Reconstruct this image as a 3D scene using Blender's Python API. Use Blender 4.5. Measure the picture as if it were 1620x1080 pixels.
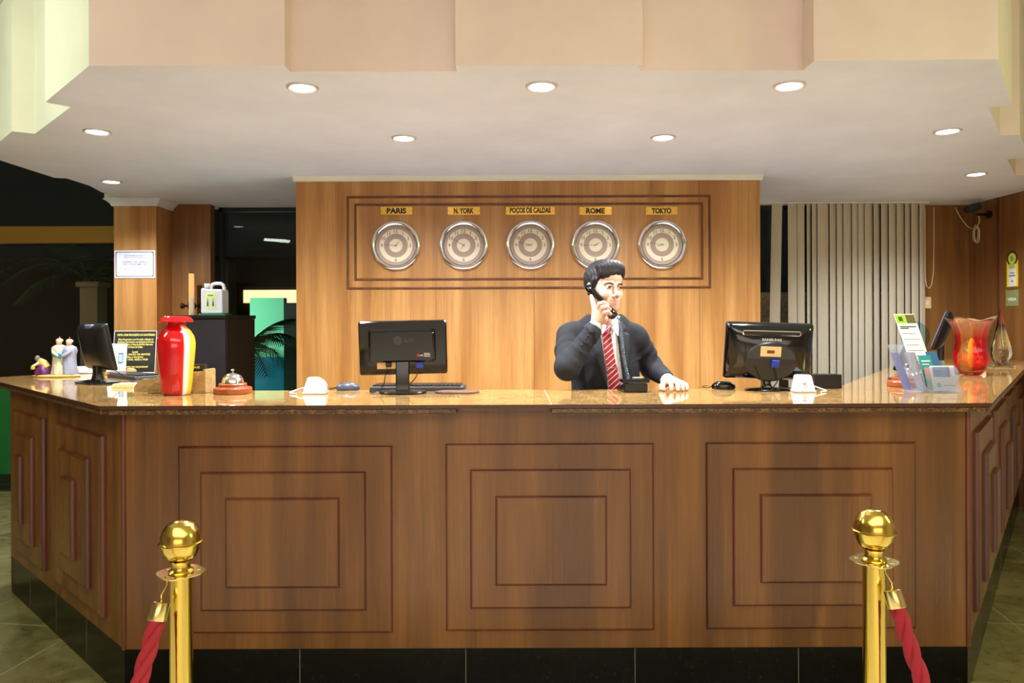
import bpy, math, random
import numpy as np
from mathutils import Matrix, Vector
for o in list(bpy.data.objects): bpy.data.objects.remove(o)
C = bpy.context.scene.collection
SC = bpy.context.scene
PI = math.pi
R = math.radians
random.seed(7)

# ------------------------------------------------------------------ camera, world, exposure
F = 1150.0; CZ = 1.428; ROLL = 0.0035; HY = 510.0
cam = bpy.data.cameras.new('camera'); camo = bpy.data.objects.new('camera', cam); C.objects.link(camo)
camo.location = (0, 0, CZ); camo.rotation_euler = (PI/2, ROLL, 0)
cam.sensor_width = 36; cam.lens = 36*F/1620; cam.shift_y = (HY-540)/1620*1.0
cam.clip_start = .05; cam.clip_end = 200
SC.camera = camo
def PX(x, y, Y):
    """a point of the photograph at depth Y"""
    dx = x-810; y = y+ROLL*dx
    return Vector((dx*Y/F, Y, CZ+(HY-y)*Y/F))
ZT = 1.124                      # top of the counter
def TOP(x, y, z=ZT):
    """a point of the photograph on the worktop"""
    y = y+ROLL*(x-810)
    Y = (CZ-z)*F/(y-HY)
    return Vector(((x-810)*Y/F, Y, z))
w = bpy.data.worlds.new('night'); SC.world = w; w.use_nodes = True
w.node_tree.nodes['Background'].inputs[0].default_value = (.010, .014, .012, 1)
w.node_tree.nodes['Background'].inputs[1].default_value = .25
SC.view_settings.view_transform = 'Standard'; SC.view_settings.look = 'None'
SC.view_settings.gamma = 1; SC.view_settings.use_curve_mapping = False
SC.view_settings.exposure = 0.3

def light(name, kind, loc, energy, col, rot=(0,0,0), size=1, sizey=None, **k):
    l = bpy.data.lights.new(name, kind); l.energy = energy; l.color = col
    if kind == 'AREA':
        l.size = size
        if sizey: l.shape = 'RECTANGLE'; l.size_y = sizey
    elif kind == 'SPOT':
        l.shadow_soft_size = size; l.spot_size = k.get('angle', R(120)); l.spot_blend = k.get('blend', .7)
    else: l.shadow_soft_size = size
    o = bpy.data.objects.new(name, l); o.location = loc; o.rotation_euler = rot; C.objects.link(o)
    return o
# lamps of the lobby behind and beside the camera
LOBBY_WARM = light('lobby_wall_lamp', 'AREA', (0.3, -4.3, 1.35), 40, (1, .92, .80), (PI/2, 0, 0), 5.0, 1.4)
LOBBY_CEIL = light('lobby_ceiling_lamp', 'AREA', (0.2, -1.2, 3.1), 152, (1, .93, .85), (0, 0, 0), 5.0, 2.6)
LOBBY_GREEN = light('lobby_side_lamp', 'AREA', (-3.15, 2.35, 2.85), 20, (.84, 1, .78), (0, R(-52), R(42)), .7, .4)
LOBBY_GREEN_R = light('lobby_side_lamp', 'AREA', (4.3, 1.4, 2.5), 32, (.76, 1, .36), (0, R(60), 0), .8, .5)
DOWN_W = 165.0

# ------------------------------------------------------------------ materials
def lin(c):
    c = [x/255 for x in c]
    return tuple(x/12.92 if x <= .04045 else ((x+.055)/1.055)**2.4 for x in c)+(1,)
def mat(name, col=(128,128,128), rough=.5, metal=0, spec=.5, **k):
    m = bpy.data.materials.new(name); m.use_nodes = True
    b = m.node_tree.nodes['Principled BSDF']
    b.inputs['Base Color'].default_value = lin(col) if max(col) > 1 or len(col) == 3 else col
    b.inputs['Roughness'].default_value = rough; b.inputs['Metallic'].default_value = metal
    b.inputs['Specular IOR Level'].default_value = spec
    for kk, v in k.items(): b.inputs[kk.replace('_', ' ')].default_value = v
    return m
class NT:
    def __init__(s, m): s.t = m.node_tree; s.b = s.t.nodes['Principled BSDF']; s.m = m
    def n(s, kind, **k):
        x = s.t.nodes.new(kind)
        for kk, v in k.items():
            if kk.startswith('i_'): x.inputs[kk[2:].replace('_', ' ')].default_value = v
            else: setattr(x, kk, v)
        return x
    def l(s, a, b): s.t.links.new(a, b)
    def coord(s, scale=(1,1,1), rot=(0,0,0)):
        c = s.n('ShaderNodeTexCoord'); mp = s.n('ShaderNodeMapping')
        mp.inputs['Scale'].default_value = scale; mp.inputs['Rotation'].default_value = rot
        s.l(c.outputs['Object'], mp.inputs['Vector']); return mp.outputs[0]
    def noise(s, vec, scale=5, detail=4, rough=.5, dist=0):
        x = s.n('ShaderNodeTexNoise'); x.inputs['Scale'].default_value = scale; x.inputs['Detail'].default_value = detail
        x.inputs['Roughness'].default_value = rough; x.inputs['Distortion'].default_value = dist
        s.l(vec, x.inputs['Vector']); return x.outputs[0]
    def ramp(s, fac, stops, interp='LINEAR'):
        x = s.n('ShaderNodeValToRGB'); x.color_ramp.interpolation = interp; e = x.color_ramp.elements
        while len(e) > 1: e.remove(e[-1])
        e[0].position = stops[0][0]; e[0].color = stops[0][1]
        for p, c in stops[1:]:
            q = e.new(p); q.color = c
        s.l(fac, x.inputs[0]); return x.outputs[0]
    def mix(s, fac, a, b, mode='MIX'):
        x = s.n('ShaderNodeMix', data_type='RGBA', blend_type=mode)
        for i, v in ((0, fac), (6, a), (7, b)):
            if hasattr(v, 'links') or hasattr(v, 'is_linked'): s.l(v, x.inputs[i])
            else: x.inputs[i].default_value = v
        return x.outputs[2]
    def bump(s, h, strength=.2, dist=.002):
        x = s.n('ShaderNodeBump'); x.inputs['Strength'].default_value = strength; x.inputs['Distance'].default_value = dist
        s.l(h, x.inputs['Height']); s.l(x.outputs[0], s.b.inputs['Normal'])
def g(v): return (v, v, v, 1)
def wood(name, dark, mid, light_, rough=.32, contrast=1.0):
    m = mat(name, mid, rough); t = NT(m)
    v = t.coord((9, 9, .55)); n1 = t.noise(v, 1.0, 2, .5, .3)
    v2 = t.coord((60, 60, 1.3)); n2 = t.noise(v2, 1.6, 5, .6, .4)
    v3 = t.coord((260, 260, 7)); n3 = t.noise(v3, 1.0, 3, .6)
    c1 = t.ramp(n1, [(.33, lin(dark)), (.5, lin(mid)), (.68, lin(light_))])
    c2 = t.ramp(n2, [(.3, g(.80)), (.62, g(1.08))])
    c3 = t.ramp(n3, [(.3, g(.86)), (.65, g(1.04))])
    c = t.mix(1.0, c1, c2, 'MULTIPLY'); c = t.mix(.7, c, c3, 'MULTIPLY')
    t.l(c, t.b.inputs['Base Color'])
    r = t.ramp(n2, [(.3, g(rough*1.2)), (.7, g(rough*.85))]); t.l(r, t.b.inputs['Roughness'])
    return m
def granite(name, cols, scale=90, rough=.06, coat=0):
    m = mat(name, (128,100,60), rough); t = NT(m)
    v = t.coord(); n1 = t.noise(v, scale, 3, .7); n2 = t.noise(v, scale*.16, 3, .6)
    vor = t.n('ShaderNodeTexVoronoi'); vor.inputs['Scale'].default_value = scale*1.6; t.l(v, vor.inputs['Vector'])
    c = t.ramp(n1, [(p, lin(q)) for p, q in cols])
    c2 = t.ramp(n2, [(.35, g(.75)), (.65, g(1.15))])
    c = t.mix(1, c, c2, 'MULTIPLY')
    c = t.mix(.16, c, vor.outputs['Color'], 'SOFT_LIGHT')
    t.l(c, t.b.inputs['Base Color']); return m
def plaster(name, col, rough=.85):
    m = mat(name, col, rough); t = NT(m); v = t.coord()
    n = t.noise(v, 2.2, 4, .6); a = lin(col)
    c = t.ramp(n, [(.3, tuple(x*.93 for x in a[:3])+(1,)), (.7, tuple(min(1, x*1.04) for x in a[:3])+(1,))])
    t.l(c, t.b.inputs['Base Color']); t.bump(t.noise(v, 60, 4), .12, .002); return m
def emit(name, col, strength):
    m = mat(name, col); b = m.node_tree.nodes['Principled BSDF']
    b.inputs['Emission Color'].default_value = lin(col); b.inputs['Emission Strength'].default_value = strength; return m
def pane_glass(name, tint=(1,1,1,1), ior=1.3):
    m = bpy.data.materials.new(name); m.use_nodes = True; t = m.node_tree; t.nodes.clear()
    o = t.nodes.new('ShaderNodeOutputMaterial'); mx = t.nodes.new('ShaderNodeMixShader')
    tr = t.nodes.new('ShaderNodeBsdfTransparent'); gl = t.nodes.new('ShaderNodeBsdfGlossy'); fr = t.nodes.new('ShaderNodeFresnel')
    fr.inputs[0].default_value = ior
    tr.inputs[0].default_value = tint; gl.inputs['Roughness'].default_value = 0.0
    t.links.new(fr.outputs[0], mx.inputs[0]); t.links.new(tr.outputs[0], mx.inputs[1]); t.links.new(gl.outputs[0], mx.inputs[2])
    t.links.new(mx.outputs[0], o.inputs[0]); return m
def glass(name, col, rough=0.0, ior=1.45):
    m = mat(name, col, rough); b = m.node_tree.nodes['Principled BSDF']
    b.inputs['Transmission Weight'].default_value = 1; b.inputs['IOR'].default_value = ior; return m
M = {}
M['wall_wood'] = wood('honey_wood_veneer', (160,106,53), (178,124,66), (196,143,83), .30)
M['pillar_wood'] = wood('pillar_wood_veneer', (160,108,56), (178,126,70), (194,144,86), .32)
M['right_wood'] = wood('brown_shaded_veneer', (112,72,32), (128,84,40), (144,98,50), .32)  # browner veneer of the right wall; also carries the shadow of the left recess
M['counter_wood'] = wood('counter_wood_veneer', (94,58,24), (110,69,29), (126,82,38), .30)
M['edge_wood'] = wood('dark_edge_moulding', (70,34,20), (92,46,26), (110,58,32), .30)
M['frame_wood'] = wood('brown_moulding', (84,48,24), (104,60,30), (122,74,38), .35)
M['plaster_white'] = plaster('white_plaster', (222,227,239))
M['plaster_beige'] = plaster('beige_plaster', (222,201,192))
M['plaster_cream'] = plaster('cream_plaster', (226,222,206))
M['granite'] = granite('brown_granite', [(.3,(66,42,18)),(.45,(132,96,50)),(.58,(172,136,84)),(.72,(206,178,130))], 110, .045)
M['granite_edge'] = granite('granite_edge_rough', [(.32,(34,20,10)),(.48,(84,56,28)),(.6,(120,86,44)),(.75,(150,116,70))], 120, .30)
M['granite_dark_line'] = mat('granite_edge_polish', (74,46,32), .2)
M['plinth'] = granite('black_granite', [(.4,(4,4,4)),(.6,(10,10,8)),(.74,(30,28,18))], 60, .2); M['plinth'].node_tree.nodes['Principled BSDF'].inputs['Specular IOR Level'].default_value = .25
M['joint'] = mat('plinth_joint', (104,98,88), .7)
M['organizer'] = granite('speckled_tan_stone', [(.3,(84,60,30)),(.45,(150,118,72)),(.6,(186,156,104)),(.8,(60,44,26))], 240, .35)
M['black_plastic'] = mat('black_plastic', (14,14,16), .28)
M['black_gloss'] = mat('black_gloss_plastic', (8,8,10), .08, spec=.6)
M['dark_grey'] = mat('dark_grey_plastic', (44,46,50), .45)
M['black_cabinet'] = mat('black_laminate', (16,14,15), .35)
M['chrome'] = mat('chrome', (240,240,244), .10, 1)
M['steel'] = mat('brushed_steel', (170,170,172), .3, 1)
M['brass'] = mat('polished_brass', (212,184,88), .17, 1)
M['brass_plate'] = mat('brass_nameplate', (236,190,84), .22, .9)
M['brass_pale'] = mat('pale_brass', (226,206,136), .18, 1)
M['red_rope'] = mat('red_velvet_rope', (140,10,26), .8)
M['ink'] = mat('black_ink', (22,20,22), .5)
M['grey_ink'] = mat('grey_ink', (92,90,112), .6)
M['white_plastic'] = mat('white_plastic', (238,236,232), .35)
M['paper'] = mat('white_paper', (240,238,232), .6)
M['yellow_paint'] = mat('yellow_lettering', (240,224,120), .5)
M['pane'] = pane_glass('window_pane')
M['lamp_disc'] = emit('lamp_diffuser', (255,255,255), 14)
M['blue'] = mat('blue_plastic', (30,50,170), .4)
M['cream_ring'] = mat('cream_dial_ring', (252,240,214), .5)
M['brown_dial'] = mat('brown_dial', (186,160,144), .5)
M['bell_wood'] = mat('red_brown_turned_wood', (150,72,36), .3)

# ------------------------------------------------------------------ mesh helpers
class MB:
    def __init__(s): s.v = []; s.f = []; s.m = []
    def add(s, vs, fs, mi=0):
        b = len(s.v); s.v += [tuple(p) for p in vs]
        for f in fs: s.f.append([b+i for i in f]); s.m.append(mi)
        return s
    def box(s, x0, x1, y0, y1, z0, z1, mi=0, T=None):
        vs = [(x, y, z) for x in (x0, x1) for y in (y0, y1) for z in (z0, z1)]
        if T: vs = [T @ Vector(p) for p in vs]
        return s.add(vs, [(0,1,3,2),(4,6,7,5),(0,4,5,1),(2,3,7,6),(0,2,6,4),(1,5,7,3)], mi)
    def prism(s, poly, a, b, axis='z', mi=0, T=None, cap=True):
        n = len(poly)
        def mk(p, t): return {'z': (p[0], p[1], t), 'y': (p[0], t, p[1]), 'x': (t, p[0], p[1])}[axis]
        vs = [mk(p, a) for p in poly]+[mk(p, b) for p in poly]
        if T: vs = [T @ Vector(p) for p in vs]
        fs = [(i, (i+1) % n, n+(i+1) % n, n+i) for i in range(n)]
        if cap: fs += [tuple(range(n))[::-1], tuple(range(n, 2*n))]
        return s.add(vs, fs, mi)
    def lathe(s, prof, n=32, c=(0,0,0), T=None, mi=0, rfun=None, close=False):
        vs = []
        for (r, z) in prof:
            for k in range(n):
                a = 2*PI*k/n; rr = r*(rfun(a, z) if rfun else 1)
                vs.append(Vector((c[0]+rr*math.cos(a), c[1]+rr*math.sin(a), c[2]+z)))
        if T: vs = [T @ p for p in vs]
        m = len(prof); fs = []
        for j in range(m-1 if not close else m):
            j2 = (j+1) % m
            for k in range(n): fs.append((j*n+k, j*n+(k+1) % n, j2*n+(k+1) % n, j2*n+k))
        if not close:
            if prof[0][0] > 1e-6: fs.append(tuple(range(n))[::-1])
            if prof[-1][0] > 1e-6: fs.append(tuple(range((m-1)*n, m*n)))
        return s.add(vs, fs, mi)
    def cyl(s, p0, p1, r0, r1=None, n=16, mi=0):
        p0, p1 = Vector(p0), Vector(p1); r1 = r0 if r1 is None else r1
        return s.tube([p0, p1], [r0, r1], n, mi)
    def tube(s, pts, r, n=8, mi=0, closed=False, sx=1.0):
        pts = [Vector(p) for p in pts]; k = len(pts)
        rs = r if isinstance(r, (list, tuple)) else [r]*k
        d0 = (pts[1]-pts[0]).normalized(); up = Vector((0,0,1)) if abs(d0.z) < .9 else Vector((1,0,0))
        u = d0.cross(up).normalized(); vs = []
        for i, p in enumerate(pts):
            d = (pts[min(i+1, k-1)]-pts[max(i-1, 0)]).normalized()
            u = (u-d*u.dot(d)).normalized(); w_ = d.cross(u)
            for j in range(n):
                a = 2*PI*j/n; vs.append(p+(u*math.cos(a)*sx+w_*math.sin(a))*rs[i])
        fs = [(i*n+j, i*n+(j+1) % n, (i+1)*n+(j+1) % n, (i+1)*n+j) for i in range(k-1) for j in range(n)]
        fs += [tuple(range(n))[::-1], tuple(range((k-1)*n, k*n))]
        return s.add(vs, fs, mi)
    def ell(s, c, r, n=20, m=12, T=None, mi=0):
        prof = [(max(math.sin(PI*i/m), 1e-4), -math.cos(PI*i/m)) for i in range(m+1)]
        vs = [Vector((c[0]+r[0]*q*math.cos(2*PI*k/n), c[1]+r[1]*q*math.sin(2*PI*k/n), c[2]+r[2]*z)) for q, z in prof for k in range(n)]
        if T: vs = [T @ p for p in vs]
        return s.add(vs, [(j*n+k, j*n+(k+1) % n, (j+1)*n+(k+1) % n, (j+1)*n+k) for j in range(m) for k in range(n)], mi)
    def move(s, d): s.v = [(p[0]+d[0], p[1]+d[1], p[2]+d[2]) for p in s.v]; return s
    def build(s, name, mats, parent=None, smooth=False, bevel=0, loc=None, seg=2, ang=38):
        if not isinstance(mats, (list, tuple)): mats = [mats]
        me = bpy.data.meshes.new(name); me.from_pydata(s.v, [], s.f); me.validate()
        for m_ in mats: me.materials.append(m_)
        if len(s.m) == len(me.polygons): me.polygons.foreach_set('material_index', s.m)
        import bmesh as _b
        bm = _b.new(); bm.from_mesh(me); _b.ops.recalc_face_normals(bm, faces=bm.faces); bm.to_mesh(me); bm.free()
        if smooth:
            me.polygons.foreach_set('use_smooth', [True]*len(me.polygons)); me.set_sharp_from_angle(angle=R(ang))
        o = bpy.data.objects.new(name, me); C.objects.link(o)
        if parent: o.parent = parent
        if loc is not None: o.location = loc
        if bevel:
            b = o.modifiers.new('edge', 'BEVEL'); b.width = bevel; b.segments = seg; b.limit_method = 'ANGLE'; b.angle_limit = R(40)
        return o
def tag(o, label, cat, group=None, kind=None):
    if label: o['label'] = label
    if cat: o['category'] = cat
    if group: o['group'] = group
    if kind: o['kind'] = kind
    return o
def thing(name, label, cat, loc=(0,0,0), rz=0, group=None, rot=None):
    o = bpy.data.objects.new(name, None); o.empty_display_size = .1; C.objects.link(o)
    o.location = loc; o.rotation_euler = rot if rot else (0, 0, rz)
    return tag(o, label, cat, group)
def struct(o): o['kind'] = 'structure'; return o
def copy_tree(o, parent=None):
    c = o.copy(); C.objects.link(c); c.parent = parent
    for ch in list(o.children): copy_tree(ch, c)
    return c
def text(body, parent, m, Mx, h, w_=None, name='lettering', bold=.0, extr=.0004, label=None):
    """lettering centred on the origin of Mx (x right, y up, z towards the reader)"""
    cu = bpy.data.curves.new('t', 'FONT'); cu.body = body; cu.size = 1; cu.align_x = 'CENTER'; cu.offset = bold; cu.resolution_u = 3
    ob = bpy.data.objects.new('t', cu); C.objects.link(ob)
    bpy.context.view_layer.update()
    me = bpy.data.meshes.new_from_object(ob.evaluated_get(bpy.context.evaluated_depsgraph_get()))
    bpy.data.objects.remove(ob); bpy.data.curves.remove(cu)
    co = np.array([v.co[:] for v in me.vertices])
    mn, mx = co.min(0), co.max(0); sy = h/(mx[1]-mn[1]); sx = (w_/(mx[0]-mn[0])) if w_ else sy
    me.transform(Mx @ Matrix.Translation((0, 0, extr)) @ Matrix.Diagonal((sx, sy, 1, 1)) @ Matrix.Translation((-(mn[0]+mx[0])/2, -(mn[1]+mx[1])/2, 0)))
    me.materials.clear(); me.materials.append(m)
    o = bpy.data.objects.new(name, me); C.objects.link(o); o.parent = parent
    if label: o['label'] = label
    return o
FACE = Matrix.Rotation(PI/2, 4, 'X')     # text plane turned to face the lobby (-Y)
def at(x, y, z): return Matrix.Translation((x, y, z)) @ FACE
# ================================================================== the setting
ZC = 2.417; ZU = 3.15; YB = 6.2; YW = 4.9
m = MB().box(-9, 6, -4.5, 6.5, -.1, 0)
fm = mat('slate_floor', (90,86,50), .35); t = NT(fm)
v = t.coord(); n1 = t.noise(v, 2.5, 8, .65, .8); n2 = t.noise(v, 14, 6, .7)
c = t.ramp(n1, [(.3, lin((88,82,48))), (.5, lin((122,114,70))), (.7, lin((146,136,88)))])
c = t.mix(.6, c, t.ramp(n2, [(.35, g(.6)), (.65, g(1.15))]), 'MULTIPLY')
br = t.n('ShaderNodeTexBrick', offset=0); br.inputs['Scale'].default_value = 1.0
br.inputs['Color1'].default_value = g(0); br.inputs['Color2'].default_value = g(0); br.inputs['Mortar'].default_value = g(1)
br.inputs['Brick Width'].default_value = .62; br.inputs['Row Height'].default_value = .62; br.inputs['Mortar Size'].default_value = .004
t.l(t.coord((1, 1, 1), (0, 0, R(8))), br.inputs['Vector'])
c = t.mix(br.outputs['Color'], c, lin((150,145,110))); t.l(c, t.b.inputs['Base Color'])
t.l(t.ramp(n2, [(.3, g(.2)), (.7, g(.5))]), t.b.inputs['Roughness'])
struct(m.build('floor', fm))
bounce_tile = mat('pale_bounce_tile', (214,208,196), .25); tt = NT(bounce_tile)
n1 = tt.noise(tt.coord(), 1.5, 6, .6, 1.5); tt.l(tt.ramp(n1, [(.3, lin((200,194,182))), (.7, lin((226,222,212)))]), tt.b.inputs['Base Color'])
struct(MB().box(-9, 6, -4.5, 1.9, 0, .004).build('floor', bounce_tile))  # unseen pale floor added to bounce light up to the soffit
struct(MB().prism([(-1.38,3.26),(1.44,3.26),(3.3,6.0),(3.49,6.18),(-2.49,6.02),(-2.49,4.9),(-2.2,4.75)], 0, .004).build('floor', bounce_tile))  # unseen pale floor behind the desk, added for the same bounce
# soffit over the desk
SL = [(-1.618,2.786),(-2.076,3.239),(-2.009,3.314),(-2.476,3.777),(-2.56,3.727),(-3.085,4.25),(-3.09,4.915),(-3.02,4.94),(-3.02,5.2),(-3.08,5.46),(-3.08,5.8),(-3.25,5.8),(-3.25,6.3)]
SR = [(1.843,2.75),(2.294,3.33),(2.217,3.373),(2.608,3.88),(2.70,3.86),(3.13,4.40),(3.04,4.46),(3.44,4.96),(3.54,4.93),(3.88,5.36),(3.95,5.42),(3.95,6.3)]
FR = [(-.869,2.79),(-.869,2.862),(-.214,2.862),(-.214,2.80),(.507,2.80),(.507,2.862),(1.150,2.862),(1.150,2.76)]
poly = list(reversed(SL))+FR+SR
mb = MB(); n_ = len(poly)
mb.add([(x, y, ZC) for x, y in poly]+[(x, y, ZU) for x, y in poly], [tuple(range(n_))[::-1], tuple(range(n_, 2*n_))], 0)
nl, nf = len(SL), len(FR)
for i in range(n_):
    j = (i+1) % n_; k = 1 if i < nl-1 else 2
    if poly[i][1] < 2.3: k = 2
    mb.f.append([i, j, n_+j, n_+i]); mb.m.append(k)
struct(mb.build('ceiling', [M['plaster_white'], M['plaster_cream'], M['plaster_beige']]))
# lobby ceiling
struct(MB().box(-9, 6, -4.5, 6.5, ZU, ZU+.1).build('ceiling', M['plaster_cream']))
# lobby walls behind and beside the camera
struct(MB().box(-9, 6, -4.6, -4.5, 0, ZU).build('wall_front', M['plaster_beige']))
struct(MB().box(6, 6.1, -4.5, 4.9, 0, ZU).build('wall_right', M['plaster_beige']))
struct(MB().box(-9.1, -9, -4.5, 6.5, 0, ZU).build('wall_left', M['plaster_beige']))

# wood clad wall behind the desk, a deep block
struct(MB().box(-1.453, 1.675, YW, 6.19, 0, ZC-.0).build('wall_back', M['wall_wood']))
crown = [(0,0),(.0,-.035),(-.006,-.035),(-.010,-.022),(-.022,-.010),(-.03,-.004),(-.03,0)]
cm = MB()
for i in range(1):
    cm.prism([(YW+p[0]*1.0, ZC+p[1]) for p in crown], -1.47, 1.69, axis='x')
struct(cm.build('trim_4', M['plaster_cream']))
# veneer joints of that wall
m = MB()
for xx in (845, 1107): 
    X = (xx-810)*YW/F; m.box(X-.0012, X+.0012, YW-.0008, YW+.002, 0, ZC-.04)
struct(m.build('trim_5', M['frame_wood']))
# pillar with crown moulding
px0, px1, py0, py1 = -3.16, -2.82, 5.77, 6.25
struct(MB().box(px0, px1, py0, py1, 0, ZC).build('wall_left', M['pillar_wood'], bevel=.004))
m = MB()
k = [(0,-.055),(.012,-.055),(.02,-.035),(.045,-.012),(.055,-.006),(.055,0)]
ring = []
for (d, z) in k: ring.append([(px0-d, py0-d, ZC+z), (px1+d, py0-d, ZC+z), (px1+d, py1, ZC+z), (px0-d, py1, ZC+z)])
vs = [p for r_ in ring for p in r_]; fs = [(j*4+i, j*4+(i+1) % 4, (j+1)*4+(i+1) % 4, (j+1)*4+i) for j in range(len(k)-1) for i in range(4)]
m.add(vs, fs); struct(m.build('trim_6', M['plaster_white']))
struct(MB().box(px1+.001, -2.50, 6.03, 6.12, 0, ZC).build('wall_back', M['right_wood']))  # recess shadow put into the darker wood colour

# right hand walls
XR = 3.9
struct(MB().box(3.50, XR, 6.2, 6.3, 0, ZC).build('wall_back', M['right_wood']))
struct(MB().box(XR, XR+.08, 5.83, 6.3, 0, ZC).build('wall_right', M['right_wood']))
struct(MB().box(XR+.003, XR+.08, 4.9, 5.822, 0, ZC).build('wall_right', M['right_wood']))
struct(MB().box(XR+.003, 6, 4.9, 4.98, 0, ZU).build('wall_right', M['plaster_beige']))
struct(MB().box(XR-.006, XR+.01, 5.818, 5.834, 0, ZC).build('trim_7', M['edge_wood']))

# ------------------------------------------------------------------ windows
fr = mat('dark_window_frame', (20,22,20), .4)
def window(n, x0, x1, z0, z1, mull, y=YB):
    w_ = MB(); th = .035
    w_.box(x0, x1, y, y+.05, z0, z0+th).box(x0, x1, y, y+.05, z1-th, z1)
    for xx in [x0, x1-th]+mull: w_.box(xx, xx+th, y, y+.05, z0, z1)
    o = struct(w_.build('window_%d' % n, fr))
    gl = MB().box(x0+.01, x1-.01, y+.02, y+.026, z0+.01, z1-.01).build('pane', M['pane'], o)
    return o
window(1, -9, -3.17, .02, ZU, [-6.2])
bm_ = mat('ochre_painted_beam', (150,112,30), .5)
struct(MB().box(-9, -3.17, 6.12, 6.2, 2.112, 2.252).build('trim_8', bm_, bevel=.003))
window(2, -2.5, -1.45, .02, ZC, [])
struct(MB().box(-1.476, -1.458, 6.1, 6.16, 1.36, 1.76).build('trim_9', mat('white_window_profile', (210,208,214), .4)))
window(3, 1.68, 3.5, .8, ZC, [])
struct(MB().box(1.68, 3.5, 6.2, 6.3, 0, .8).build('wall_back', M['plaster_cream']))

# ------------------------------------------------------------------ outside in the night
def outside():
    gm = mat('dark_lawn', (20,40,22), .9)
    struct(MB().box(-16, 8, 6.55, 22, -.12, -.02).build('floor', gm))
    # green and blue painted garden wall
    wt = thing('garden_wall', 'green painted garden wall with blue lower band beyond the window', 'wall', (-2.9, 8.6, -.02))
    MB().box(-.2, .2, 0, .12, 0, 1.05).build('blue_band', mat('blue_wall_paint', (0,110,140), .8), wt)
    MB().box(-.2, .2, 0, .12, 1.051, 1.75).build('green_field', mat('green_wall_paint', (120,196,160), .8), wt)
    light('garden_uplight', 'SPOT', (-3.45, 7.55, 1.5), 62, (.62, 1, .80), (R(72), 0, R(-28)), .05, angle=R(120))
    light('garden_green_lamp', 'POINT', (-2.3, 6.75, .5), 9, (.35, 1, .6), size=.1)
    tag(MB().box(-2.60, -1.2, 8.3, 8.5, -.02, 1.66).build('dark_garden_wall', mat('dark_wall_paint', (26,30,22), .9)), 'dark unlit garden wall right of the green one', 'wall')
    # far facade with a glowing strip added for a reflection in the pane
    fb = thing('far_building', 'dark building across the garden with a glowing strip added for a window glass reflection', 'building', (-4.7, 12.5, -.02))
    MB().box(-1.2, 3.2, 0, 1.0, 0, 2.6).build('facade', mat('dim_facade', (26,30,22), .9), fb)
    MB().box(.1, 2.4, -.05, -.001, 1.80, 2.02).build('reflection_strip', emit('window_reflection_glow', (255,226,170), 1.1), fb)
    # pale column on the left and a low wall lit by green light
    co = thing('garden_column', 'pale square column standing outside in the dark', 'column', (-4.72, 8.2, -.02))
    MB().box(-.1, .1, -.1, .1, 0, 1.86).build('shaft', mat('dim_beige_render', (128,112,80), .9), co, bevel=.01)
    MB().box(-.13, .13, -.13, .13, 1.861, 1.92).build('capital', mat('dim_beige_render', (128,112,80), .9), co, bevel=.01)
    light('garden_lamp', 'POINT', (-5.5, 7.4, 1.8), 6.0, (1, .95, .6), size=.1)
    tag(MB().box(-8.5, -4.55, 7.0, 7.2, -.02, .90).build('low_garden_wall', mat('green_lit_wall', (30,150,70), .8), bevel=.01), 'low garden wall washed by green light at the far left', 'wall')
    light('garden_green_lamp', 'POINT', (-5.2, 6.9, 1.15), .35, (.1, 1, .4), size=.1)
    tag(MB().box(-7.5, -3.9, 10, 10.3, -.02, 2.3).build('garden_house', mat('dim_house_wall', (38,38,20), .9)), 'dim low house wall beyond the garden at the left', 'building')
outside()
def frond(mb, base, az, length, droop, nl=26, w_=.30, rise=.9):
    d = Vector((math.cos(az), math.sin(az), 0)); side = Vector((-d.y, d.x, 0)); pts = []
    for i in range(13):
        s_ = i/12; pts.append(base+d*length*s_*(.85)+Vector((0,0,length*(rise*s_-droop*s_*s_))))
    mb.tube(pts, [.012*(1-.8*i/12) for i in range(13)], 5)
    for i in range(nl):
        s_ = .15+.85*i/nl; k_ = min(int(s_*12), 11); f_ = s_*12-k_; p = pts[k_].lerp(pts[k_+1], f_); t_ = (pts[k_+1]-pts[k_]).normalized()
        L = w_*(math.sin(PI*min(1, s_*.9+.12))**.6+.1)
        for sg in (-1, 1):
            q = p+(side*sg*.75+t_*.65-Vector((0,0,.35))).normalized()*L
            wv = t_*.011
            mb.add([p-wv, p+wv, q+Vector((0,0,.002)), p+Vector((0,0,.004))], [(0,1,2),(0,2,3),(1,3,2)])
pm = mat('palm_leaf', (34,70,36), .6); tm = mat('palm_trunk', (60,50,36), .9)
def palm(loc, h, n, L, label, seed, rise=(.3, 1.0)):
    rnd = random.Random(seed)
    o = thing('palm_tree', label, 'palm', loc, group=None)
    MB().tube([(0,0,0), (.03,0,h*.5), (0,.02,h)], [.09, .07, .06], 10).build('trunk', tm, o, smooth=True)
    for i in range(n):
        mb = MB(); frond(mb, Vector((0,.02,h-.02)), 2*PI*i/n+rnd.uniform(-.25,.25), L*rnd.uniform(.8,1.1), rnd.uniform(.6,1.15), rise=rnd.uniform(*rise))
        mb.build('frond', pm, o)
palm((-2.78,7.35,-.02), 1.12, 12, .85, 'palm with feathery fronds lit green in front of the painted garden wall', 3, (.5, 1.3))
palm((-1.45,7.2,-.02), 1.62, 9, .72, 'second palm whose fronds hang in front of the blue and green wall', 5, (.2,.7))
palm((-5.2,8.9,-.02), 2.0, 10, 1.3, 'dark palm outside the left window above the pale column', 9)
palm((2.55,7.6,-.02), 1.3, 10, .9, 'green palm seen through the gap beside the window blind', 12)
light('garden_green_spot', 'POINT', (2.9, 7.0, 1.2), 1.5, (.3, 1, .3), size=.1)
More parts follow.
